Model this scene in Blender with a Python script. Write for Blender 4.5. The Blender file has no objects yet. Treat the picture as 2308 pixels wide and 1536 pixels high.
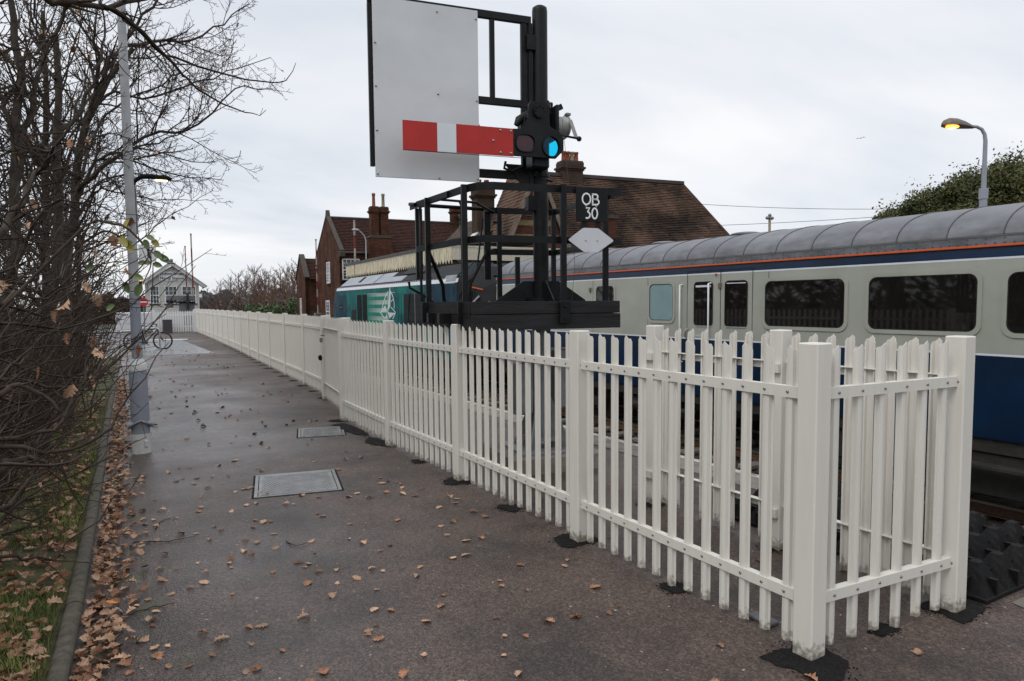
import bpy, math, random
from math import radians, sin, cos, pi, tan, sqrt
from mathutils import Vector, Matrix

# ------------------------------------------------------------------ camera, sky, sun, exposure
sc = bpy.context.scene
COL = sc.collection
EYE = 1.75
FPX, YAW, TH, ROLL = 1571.0, radians(30.6), radians(4.0), radians(0.5)
CXP, PYP = 1154.0, 683 + 1571.0 * tan(radians(4.0))
fwd0 = Vector((sin(YAW), cos(YAW), 0)); r0 = Vector((cos(YAW), -sin(YAW), 0)); ez = Vector((0, 0, 1))
fwd = cos(TH) * fwd0 - sin(TH) * ez
up0 = sin(TH) * fwd0 + cos(TH) * ez
right = cos(ROLL) * r0 - sin(ROLL) * up0
upv = cos(ROLL) * up0 + sin(ROLL) * r0
cam_d = bpy.data.cameras.new('camera'); cam = bpy.data.objects.new('camera', cam_d); COL.objects.link(cam)
mw = Matrix((right, upv, -fwd)).transposed().to_4x4(); mw.translation = (0, 0, EYE); cam.matrix_world = mw
cam_d.sensor_width = 36; cam_d.lens = 36 * FPX / 2308; cam_d.shift_y = (PYP - 768) / 2308
cam_d.clip_start = 0.05; cam_d.clip_end = 3000
sc.camera = cam
EYEP = Vector((0, 0, EYE))

world = bpy.data.worlds.new('World'); sc.world = world; world.use_nodes = True
SUN_EL, SUN_AZ = radians(50), radians(255)        # azimuth clockwise from +Y
def build_world():
    nt = world.node_tree; nt.nodes.clear()
    N = nt.nodes.new; L = nt.links.new
    out = N('ShaderNodeOutputWorld'); bg = N('ShaderNodeBackground'); bg.inputs['Strength'].default_value = 0.1
    sky = N('ShaderNodeTexSky'); sky.sky_type = 'NISHITA'; sky.sun_disc = False
    sky.sun_elevation = SUN_EL; sky.sun_rotation = SUN_AZ
    tc = N('ShaderNodeTexCoord'); sep = N('ShaderNodeSeparateXYZ'); L(tc.outputs['Generated'], sep.inputs[0])
    # project the view direction on a cloud deck so that clouds flatten towards the horizon
    add = N('ShaderNodeMath'); add.operation = 'ADD'; add.inputs[1].default_value = 0.16; L(sep.outputs['Z'], add.inputs[0])
    mx = N('ShaderNodeMath'); mx.operation = 'MAXIMUM'; mx.inputs[1].default_value = 0.05; L(add.outputs[0], mx.inputs[0])
    dx = N('ShaderNodeMath'); dx.operation = 'DIVIDE'; L(sep.outputs['X'], dx.inputs[0]); L(mx.outputs[0], dx.inputs[1])
    dy = N('ShaderNodeMath'); dy.operation = 'DIVIDE'; L(sep.outputs['Y'], dy.inputs[0]); L(mx.outputs[0], dy.inputs[1])
    cb = N('ShaderNodeCombineXYZ'); L(dx.outputs[0], cb.inputs[0]); L(dy.outputs[0], cb.inputs[1])
    mp = N('ShaderNodeMapping'); mp.inputs['Rotation'].default_value = (0, 0, radians(25)); mp.inputs['Scale'].default_value = (0.55, 1.0, 1); L(cb.outputs[0], mp.inputs[0])
    n1 = N('ShaderNodeTexNoise'); n1.inputs['Scale'].default_value = 0.62; n1.inputs['Detail'].default_value = 6; n1.inputs['Roughness'].default_value = 0.52; n1.inputs['Distortion'].default_value = 0.3
    L(mp.outputs[0], n1.inputs['Vector'])
    r = N('ShaderNodeValToRGB'); L(n1.outputs['Fac'], r.inputs[0])
    r.color_ramp.elements[0].position = 0.33; r.color_ramp.elements[0].color = (6.0, 6.5, 7.4, 1)
    r.color_ramp.elements[1].position = 0.62; r.color_ramp.elements[1].color = (10.2, 10.2, 10.3, 1)
    e = r.color_ramp.elements.new(0.47); e.color = (8.3, 8.65, 9.25, 1)
    # overcast sky grows brighter towards the zenith and is a bit duller low on the horizon
    gz = N('ShaderNodeMapRange'); L(sep.outputs['Z'], gz.inputs['Value'])
    gz.inputs['From Min'].default_value = 0.35; gz.inputs['From Max'].default_value = 1.0
    gz.inputs['To Min'].default_value = 1.0; gz.inputs['To Max'].default_value = 1.5
    vm = N('ShaderNodeVectorMath'); vm.operation = 'SCALE'; L(r.outputs[0], vm.inputs[0]); L(gz.outputs[0], vm.inputs['Scale'])
    mixc = N('ShaderNodeMix'); mixc.data_type = 'RGBA'; mixc.inputs['Factor'].default_value = 0.93
    L(sky.outputs[0], mixc.inputs['A']); L(vm.outputs[0], mixc.inputs['B'])
    L(mixc.outputs['Result'], bg.inputs['Color']); L(bg.outputs[0], out.inputs[0])
build_world()
sun_d = bpy.data.lights.new('sun', 'SUN'); sun_d.energy = 1.0; sun_d.angle = radians(25); sun_d.color = (1, 0.965, 0.91)
sun = bpy.data.objects.new('sun', sun_d); COL.objects.link(sun)
sdir = Vector((sin(SUN_AZ) * cos(SUN_EL), cos(SUN_AZ) * cos(SUN_EL), sin(SUN_EL)))
sun.rotation_euler = sdir.to_track_quat('Z', 'Y').to_euler()
sc.view_settings.view_transform = 'Standard'; sc.view_settings.look = 'None'
sc.view_settings.exposure = 0.0; sc.view_settings.gamma = 1.0; sc.view_settings.use_curve_mapping = False
sc.render.engine = 'CYCLES'
sc.render.resolution_x, sc.render.resolution_y = 1024, 681
sc.cycles.max_bounces = 6; sc.cycles.diffuse_bounces = 3; sc.cycles.glossy_bounces = 3; sc.cycles.transparent_max_bounces = 6

rnd = random.Random(7)

# ------------------------------------------------------------------ helpers
def ray(px, py): return fwd + right * ((px - CXP) / FPX) - upv * ((py - PYP) / FPX)
def at(px, py, D):                       # survey helper: point seen in direction (px,py) at horizontal distance D
    r = ray(px, py); return EYEP + r * (D / math.hypot(r.x, r.y))
def gp(px, py, z=0.0):
    r = ray(px, py); return EYEP + r * ((z - EYE) / r.z)

class MB:
    def __init__(s): s.v = []; s.f = []; s.sm = []; s.smooth = False; s.mi = []; s.m = 0
    def add(s, vs, fs):
        o = len(s.v); s.v.extend([tuple(v) for v in vs])
        for f in fs: s.f.append(tuple(i + o for i in f)); s.sm.append(s.smooth); s.mi.append(s.m)
    def box(s, a, b, M=None):
        x0, y0, z0 = a; x1, y1, z1 = b
        vs = [Vector(p) for p in ((x0,y0,z0),(x1,y0,z0),(x1,y1,z0),(x0,y1,z0),(x0,y0,z1),(x1,y0,z1),(x1,y1,z1),(x0,y1,z1))]
        if M is not None: vs = [M @ v for v in vs]
        s.add(vs, [(0,3,2,1),(4,5,6,7),(0,1,5,4),(1,2,6,5),(2,3,7,6),(3,0,4,7)]); return s
    def cbox(s, a, b, c=.005):           # box with chamfered edges
        bm = bmesh_box(a, b, c); s.add([v.co for v in bm.verts], [[v.index for v in f.verts] for f in bm.faces]); bm.free(); return s
    def prism(s, poly, axis, a, b, M=None):     # extrude 2D polygon along an axis from a to b
        def P(u, v, w): return {'x': (w, u, v), 'y': (u, w, v), 'z': (u, v, w)}[axis]
        n = len(poly); vs = [Vector(P(u, v, a)) for u, v in poly] + [Vector(P(u, v, b)) for u, v in poly]
        if M is not None: vs = [M @ v for v in vs]
        fs = [tuple(range(n))[::-1], tuple(range(n, 2 * n))] + [(i, (i + 1) % n, n + (i + 1) % n, n + i) for i in range(n)]
        s.add(vs, fs); return s
    def tube(s, pts, rad, n=8, caps=True, smooth=True):
        pts = [Vector(p) for p in pts]; m = len(pts)
        if not isinstance(rad, (list, tuple)): rad = [rad] * m
        t0 = (pts[1] - pts[0]).normalized()
        a = Vector((0, 0, 1)) if abs(t0.z) < .9 else Vector((1, 0, 0))
        u = t0.cross(a).normalized(); vs = []
        cs = [(cos(2 * pi * k / n), sin(2 * pi * k / n)) for k in range(n)]
        for i, p in enumerate(pts):
            if i == 0: t = t0
            elif i == m - 1: t = (pts[i] - pts[i - 1]).normalized()
            else: t = (pts[i + 1] - pts[i - 1]).normalized()
            u = (u - t * u.dot(t))
            if u.length < 1e-6: u = t.orthogonal()
            u.normalize(); w = t.cross(u); r = rad[i]
            for c, q in cs: vs.append(p + u * (c * r) + w * (q * r))
        fs = []
        for i in range(m - 1):
            b = i * n
            for k in range(n): fs.append((b + k, b + (k + 1) % n, b + n + (k + 1) % n, b + n + k))
        o = s.smooth; s.smooth = smooth
        s.add(vs, fs); s.smooth = o
        if caps: 
            L = len(s.v); s.v.extend(tuple(v) for v in vs[:n]); s.v.extend(tuple(v) for v in vs[-n:])
            s.f.append(tuple(L + k for k in range(n))[::-1]); s.f.append(tuple(L + n + k for k in range(n)))
            s.sm += [False, False]; s.mi += [s.m, s.m]
        return s
    def cyl(s, p, q, r, n=16): return s.tube([p, q], r, n)
    def bar(s, p, q, w, h, upd=(0, 0, 1)):      # rectangular bar from p to q
        p = Vector(p); q = Vector(q); t = (q - p).normalized(); x = t.cross(Vector(upd)).normalized(); z = x.cross(t)
        vs = []
        for c in (p, q):
            for a, b in ((-1,-1),(1,-1),(1,1),(-1,1)): vs.append(c + x * a * w / 2 + z * b * h / 2)
        s.add(vs, [(3,2,1,0),(4,5,6,7),(0,1,5,4),(1,2,6,5),(2,3,7,6),(3,0,4,7)]); return s
    def quad(s, a, b, c, d): s.add([a, b, c, d], [(0, 1, 2, 3)]); return s
    def ball(s, c, r, n=10, m=6, sc=(1, 1, 1)):
        vs = []; c = Vector(c)
        for j in range(m + 1):
            th = pi * j / m
            for i in range(n): vs.append((c.x + sc[0]*r*sin(th)*cos(2*pi*i/n), c.y + sc[1]*r*sin(th)*sin(2*pi*i/n), c.z + sc[2]*r*cos(th)))
        fs = [(j*n+i, (j+1)*n+i, (j+1)*n+(i+1)%n, j*n+(i+1)%n) for j in range(m) for i in range(n)]
        o = s.smooth; s.smooth = True; s.add(vs, fs); s.smooth = o; return s
    def mesh(s, name, mats):
        me = bpy.data.meshes.new(name); me.from_pydata(s.v, [], s.f)
        me.polygons.foreach_set('use_smooth', s.sm)
        if not isinstance(mats, (list, tuple)): mats = [mats]
        for m in mats: me.materials.append(m)
        if any(s.mi): me.polygons.foreach_set('material_index', s.mi)
        me.update(); return me
    def build(s, name, mats, parent=None, loc=(0, 0, 0), rz=0, kind=None, label=None):
        me = s.mesh(name, mats); return inst(name, me, parent, loc, rz, kind, label)
import bmesh
def bmesh_box(a, b, c):
    bm = bmesh.new(); bmesh.ops.create_cube(bm, size=1)
    A = Vector(a); B = Vector(b)
    for v in bm.verts: v.co = Vector((A[i] + (v.co[i] + .5) * (B[i] - A[i]) for i in range(3)))
    bmesh.ops.bevel(bm, geom=list(bm.edges), offset=c, segments=1, affect='EDGES', profile=.5)
    bm.verts.index_update(); return bm
def inst(name, me, parent=None, loc=(0, 0, 0), rz=0, kind=None, label=None):
    o = bpy.data.objects.new(name, me); COL.objects.link(o); o.location = loc
    if hasattr(rz, '__len__'): o.rotation_euler = rz
    else: o.rotation_euler = (0, 0, rz)
    if parent: o.parent = parent
    if kind: o['kind'] = kind
    if label: o['label'] = label
    return o
def thing(name, label, cat, loc=(0, 0, 0), az=0, group=None):
    o = bpy.data.objects.new(name, None); COL.objects.link(o); o.location = loc; o.rotation_euler = (0, 0, -radians(az))
    o.empty_display_size = .2
    return tag(o, label, cat, group)
def tag(o, label, cat, group=None):
    o['label'] = label; o['category'] = cat
    if group: o['group'] = group
    return o
def copy_tree(o, parent=None):
    c = o.copy(); COL.objects.link(c); c.parent = parent
    for ch in list(o.children): copy_tree(ch, c)
    return c
def text_mesh(txt, size, mat, depth=.002, align='CENTER', bold=0.):
    cu = bpy.data.curves.new('lettering', 'FONT'); cu.body = txt; cu.size = size; cu.extrude = depth; cu.align_x = align; cu.align_y = 'CENTER'
    cu.resolution_u = 3; cu.offset = bold
    o = bpy.data.objects.new('lettering', cu); COL.objects.link(o)
    dg = bpy.context.evaluated_depsgraph_get(); me = bpy.data.meshes.new_from_object(o.evaluated_get(dg))
    bpy.data.objects.remove(o); me.materials.clear(); me.materials.append(mat); return me

# ------------------------------------------------------------------ materials
def mat(name, col, rough=.6, var=.12, scale=3., bump=0., bscale=40., metal=0., spec=.5, objrand=0., detail=4, col2=None, stretch=(1,1,1), emis=None, estr=0, thr=None, rvar=0., coat=0.):
    m = bpy.data.materials.new(name); m.use_nodes = True; nt = m.node_tree; N = nt.nodes.new; L = nt.links.new
    b = nt.nodes['Principled BSDF']; b.inputs['Roughness'].default_value = rough; b.inputs['Metallic'].default_value = metal
    b.inputs['Specular IOR Level'].default_value = spec
    if coat: b.inputs['Coat Weight'].default_value = coat; b.inputs['Coat Roughness'].default_value = .08
    if emis: b.inputs['Emission Color'].default_value = (*emis, 1); b.inputs['Emission Strength'].default_value = estr
    tc = N('ShaderNodeTexCoord'); mp = N('ShaderNodeMapping'); mp.inputs['Scale'].default_value = stretch; L(tc.outputs['Object'], mp.inputs[0])
    vec = mp.outputs[0]
    if objrand:
        oi = N('ShaderNodeObjectInfo'); ad = N('ShaderNodeVectorMath'); ad.operation = 'ADD'
        sc_ = N('ShaderNodeMath'); sc_.operation = 'MULTIPLY'; sc_.inputs[1].default_value = 97; L(oi.outputs['Random'], sc_.inputs[0])
        L(vec, ad.inputs[0]); L(sc_.outputs[0], ad.inputs[1]); vec = ad.outputs[0]
    n = N('ShaderNodeTexNoise'); n.inputs['Scale'].default_value = scale; n.inputs['Detail'].default_value = detail; n.inputs['Roughness'].default_value = .6; L(vec, n.inputs['Vector'])
    rp = N('ShaderNodeValToRGB'); L(n.outputs['Fac'], rp.inputs[0])
    c2 = col2 if col2 else tuple(min(1, c * (1 + var)) for c in col); c1 = col if col2 else tuple(c * (1 - var) for c in col)
    lo, hi = thr if thr else (.32, .68)
    rp.color_ramp.elements[0].position = lo; rp.color_ramp.elements[0].color = (*c1, 1)
    rp.color_ramp.elements[1].position = hi; rp.color_ramp.elements[1].color = (*c2, 1)
    cout = rp.outputs[0]
    if objrand:
        mr = N('ShaderNodeMapRange'); L(oi.outputs['Random'], mr.inputs[0]); mr.inputs['To Min'].default_value = 1 - objrand; mr.inputs['To Max'].default_value = 1 + objrand
        sv = N('ShaderNodeVectorMath'); sv.operation = 'SCALE'; L(cout, sv.inputs[0]); L(mr.outputs[0], sv.inputs['Scale']); cout = sv.outputs[0]
    L(cout, b.inputs['Base Color'])
    if rvar:
        mr = N('ShaderNodeMapRange'); L(n.outputs['Fac'], mr.inputs[0]); mr.inputs['From Min'].default_value = .3; mr.inputs['From Max'].default_value = .7
        mr.inputs['To Min'].default_value = rough - rvar; mr.inputs['To Max'].default_value = rough + rvar; L(mr.outputs[0], b.inputs['Roughness'])
    if bump:
        n2 = N('ShaderNodeTexNoise'); n2.inputs['Scale'].default_value = bscale; n2.inputs['Detail'].default_value = 3; L(vec, n2.inputs['Vector'])
        bp = N('ShaderNodeBump'); bp.inputs['Strength'].default_value = bump; bp.inputs['Distance'].default_value = .01; L(n2.outputs['Fac'], bp.inputs['Height']); L(bp.outputs[0], b.inputs['Normal'])
    m['nm'] = name; return m

def asphalt():
    m = bpy.data.materials.new('damp tarmac'); m.use_nodes = True; nt = m.node_tree; N = nt.nodes.new; L = nt.links.new
    b = nt.nodes['Principled BSDF']; tc = N('ShaderNodeTexCoord')
    # stone speckle
    vo = N('ShaderNodeTexVoronoi'); vo.inputs['Scale'].default_value = 85; L(tc.outputs['Object'], vo.inputs['Vector'])
    r1 = N('ShaderNodeValToRGB'); L(vo.outputs['Color'], r1.inputs[0])
    cr = r1.color_ramp; cr.elements[0].position = .0; cr.elements[0].color = (.022, .016, .013, 1); cr.elements[1].position = .95; cr.elements[1].color = (.118, .086, .072, 1)
    e = cr.elements.new(.97); e.color = (.34, .28, .25, 1)
    e = cr.elements.new(.55); e.color = (.062, .045, .038, 1)
    # large stain patches
    n = N('ShaderNodeTexNoise'); n.inputs['Scale'].default_value = 1.3; n.inputs['Detail'].default_value = 9; n.inputs['Roughness'].default_value = .68; L(tc.outputs['Object'], n.inputs['Vector'])
    r2 = N('ShaderNodeValToRGB'); L(n.outputs['Fac'], r2.inputs[0]); r2.color_ramp.elements[0].position = .36; r2.color_ramp.elements[0].color = (.55, .55, .56, 1); r2.color_ramp.elements[1].position = .58; r2.color_ramp.elements[1].color = (1.28, 1.21, 1.15, 1)
    mu = N('ShaderNodeMix'); mu.data_type = 'RGBA'; mu.blend_type = 'MULTIPLY'; mu.inputs['Factor'].default_value = 1; L(r1.outputs[0], mu.inputs['A']); L(r2.outputs[0], mu.inputs['B'])
    # moss by the verge (x<.5) in spots
    sp = N('ShaderNodeSeparateXYZ'); L(tc.outputs['Object'], sp.inputs[0])
    mr = N('ShaderNodeMapRange'); L(sp.outputs['X'], mr.inputs[0]); mr.inputs['From Min'].default_value = .95; mr.inputs['From Max'].default_value = .1
    n3 = N('ShaderNodeTexNoise'); n3.inputs['Scale'].default_value = 3.1; n3.inputs['Detail'].default_value = 12; L(tc.outputs['Object'], n3.inputs['Vector'])
    r3 = N('ShaderNodeValToRGB'); L(n3.outputs['Fac'], r3.inputs[0]); r3.color_ramp.elements[0].position = .57; r3.color_ramp.elements[0].color = (0, 0, 0, 1); r3.color_ramp.elements[1].position = .70; r3.color_ramp.elements[1].color = (.8, .8, .8, 1)
    mm = N('ShaderNodeMath'); mm.operation = 'MULTIPLY'; L(mr.outputs[0], mm.inputs[0]); L(r3.outputs[0], mm.inputs[1])
    mo = N('ShaderNodeMix'); mo.data_type = 'RGBA'; L(mm.outputs[0], mo.inputs['Factor']); L(mu.outputs['Result'], mo.inputs['A']); mo.inputs['B'].default_value = (.045, .062, .018, 1)
    L(mo.outputs['Result'], b.inputs['Base Color'])
    # wetness: broad pools of sheen, drier by the fence
    n4 = N('ShaderNodeTexNoise'); n4.inputs['Scale'].default_value = .55; n4.inputs['Detail'].default_value = 5; n4.inputs['Roughness'].default_value = .6
    mp = N('ShaderNodeMapping'); mp.inputs['Scale'].default_value = (.8, .8, 1); mp.inputs['Location'].default_value = (3.2, 1.1, 0); L(tc.outputs['Object'], mp.inputs[0]); L(mp.outputs[0], n4.inputs['Vector'])
    r4 = N('ShaderNodeMapRange'); L(n4.outputs['Fac'], r4.inputs[0]); r4.inputs['From Min'].default_value = .35; r4.inputs['From Max'].default_value = .65; r4.inputs['To Min'].default_value = .50; r4.inputs['To Max'].default_value = .20
    dry = N('ShaderNodeMapRange'); L(sp.outputs['X'], dry.inputs[0]); dry.inputs['From Min'].default_value = 1.4; dry.inputs['From Max'].default_value = 3.2; dry.inputs['To Min'].default_value = 0; dry.inputs['To Max'].default_value = .22
    ra = N('ShaderNodeMath'); ra.operation = 'ADD'; L(r4.outputs[0], ra.inputs[0]); L(dry.outputs[0], ra.inputs[1])
    L(ra.outputs[0], b.inputs['Roughness']); b.inputs['Specular IOR Level'].default_value = .5
    bp = N('ShaderNodeBump'); bp.inputs['Strength'].default_value = .42; bp.inputs['Distance'].default_value = .006
    vo2 = N('ShaderNodeTexVoronoi'); vo2.inputs['Scale'].default_value = 95; L(tc.outputs['Object'], vo2.inputs['Vector'])
    n5 = N('ShaderNodeTexNoise'); n5.inputs['Scale'].default_value = 9; n5.inputs['Detail'].default_value = 4; L(tc.outputs['Object'], n5.inputs['Vector'])
    ad = N('ShaderNodeMath'); ad.operation = 'MULTIPLY_ADD'; L(n5.outputs['Fac'], ad.inputs[0]); ad.inputs[1].default_value = .8; L(vo2.outputs['Distance'], ad.inputs[2])
    L(ad.outputs[0], bp.inputs['Height']); L(bp.outputs[0], b.inputs['Normal'])
    return m

def brick(name, c1, c2, mortar, sc_=1.0, rot=False, patch=(.8, 1.2)):
    m = bpy.data.materials.new(name); m.use_nodes = True; nt = m.node_tree; N = nt.nodes.new; L = nt.links.new
    b = nt.nodes['Principled BSDF']; b.inputs['Roughness'].default_value = .9; b.inputs['Specular IOR Level'].default_value = .12
    tc = N('ShaderNodeTexCoord'); sp = N('ShaderNodeSeparateXYZ'); L(tc.outputs['Object'], sp.inputs[0])
    ad = N('ShaderNodeMath'); ad.operation = 'ADD'; L(sp.outputs['X'], ad.inputs[0]); L(sp.outputs['Y'], ad.inputs[1])
    cb = N('ShaderNodeCombineXYZ'); L(ad.outputs[0], cb.inputs[0]); L(sp.outputs['Z'], cb.inputs[1])
    br = N('ShaderNodeTexBrick'); L(cb.outputs[0], br.inputs['Vector']); br.inputs['Scale'].default_value = sc_
    br.inputs['Brick Width'].default_value = .225; br.inputs['Row Height'].default_value = .075; br.inputs['Mortar Size'].default_value = .008
    br.inputs['Color1'].default_value = (*c1, 1); br.inputs['Color2'].default_value = (*c2, 1); br.inputs['Mortar'].default_value = (*mortar, 1)
    n = N('ShaderNodeTexNoise'); n.inputs['Scale'].default_value = 1.1; n.inputs['Detail'].default_value = 6; L(tc.outputs['Object'], n.inputs['Vector'])
    r = N('ShaderNodeValToRGB'); L(n.outputs['Fac'], r.inputs[0]); r.color_ramp.elements[0].position = .3; r.color_ramp.elements[0].color = (patch[0],) * 3 + (1,); r.color_ramp.elements[1].position = .7; r.color_ramp.elements[1].color = (patch[1],) * 3 + (1,)
    mu = N('ShaderNodeMix'); mu.data_type = 'RGBA'; mu.blend_type = 'MULTIPLY'; mu.inputs['Factor'].default_value = 1; L(br.outputs['Color'], mu.inputs['A']); L(r.outputs[0], mu.inputs['B'])
    L(mu.outputs['Result'], b.inputs['Base Color'])
    bp = N('ShaderNodeBump'); bp.inputs['Strength'].default_value = .5; bp.inputs['Distance'].default_value = .01; bp.invert = True; L(br.outputs['Fac'], bp.inputs['Height']); L(bp.outputs[0], b.inputs['Normal'])
    return m

def fence_white():
    m = bpy.data.materials.new('white fence plastic'); m.use_nodes = True; nt = m.node_tree; N = nt.nodes.new; L = nt.links.new
    b = nt.nodes['Principled BSDF']; b.inputs['Roughness'].default_value = .42; b.inputs['Specular IOR Level'].default_value = .35
    tc = N('ShaderNodeTexCoord'); oi = N('ShaderNodeObjectInfo')
    ad = N('ShaderNodeVectorMath'); ad.operation = 'ADD'; s = N('ShaderNodeMath'); s.operation = 'MULTIPLY'; s.inputs[1].default_value = 53; L(oi.outputs['Random'], s.inputs[0]); L(tc.outputs['Object'], ad.inputs[0]); L(s.outputs[0], ad.inputs[1])
    mp = N('ShaderNodeMapping'); mp.inputs['Scale'].default_value = (9, 9, .9); L(ad.outputs[0], mp.inputs[0])
    n = N('ShaderNodeTexNoise'); n.inputs['Scale'].default_value = 3; n.inputs['Detail'].default_value = 6; L(mp.outputs[0], n.inputs['Vector'])
    r = N('ShaderNodeValToRGB'); L(n.outputs['Fac'], r.inputs[0]); r.color_ramp.elements[0].position = .25; r.color_ramp.elements[0].color = (.645, .62, .565, 1); r.color_ramp.elements[1].position = .6; r.color_ramp.elements[1].color = (.685, .66, .605, 1)
    # splash dirt near the ground
    geo = N('ShaderNodeNewGeometry'); sp = N('ShaderNodeSeparateXYZ'); L(geo.outputs['Position'], sp.inputs[0])
    mr = N('ShaderNodeMapRange'); L(sp.outputs['Z'], mr.inputs[0]); mr.inputs['From Min'].default_value = .0; mr.inputs['From Max'].default_value = .13; mr.inputs['To Min'].default_value = .62; mr.inputs['To Max'].default_value = 0
    n2 = N('ShaderNodeTexNoise'); n2.inputs['Scale'].default_value = 38; n2.inputs['Detail'].default_value = 5; L(ad.outputs[0], n2.inputs['Vector'])
    r2 = N('ShaderNodeMath'); r2.operation = 'ADD'; L(n2.outputs['Fac'], r2.inputs[0]); L(mr.outputs[0], r2.inputs[1])
    r3 = N('ShaderNodeValToRGB'); L(r2.outputs[0], r3.inputs[0]); r3.color_ramp.elements[0].position = .72; r3.color_ramp.elements[0].color = (0, 0, 0, 1); r3.color_ramp.elements[1].position = 1.0; r3.color_ramp.elements[1].color = (.8, .8, .8, 1)
    mx = N('ShaderNodeMix'); mx.data_type = 'RGBA'; L(r3.outputs[0], mx.inputs['Factor']); L(r.outputs[0], mx.inputs['A']); mx.inputs['B'].default_value = (.16, .13, .09, 1)
    L(mx.outputs['Result'], b.inputs['Base Color'])
    bp = N('ShaderNodeBump'); bp.inputs['Strength'].default_value = .12; bp.inputs['Distance'].default_value = .003; L(n.outputs['Fac'], bp.inputs['Height']); L(bp.outputs[0], b.inputs['Normal'])
    return m

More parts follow.
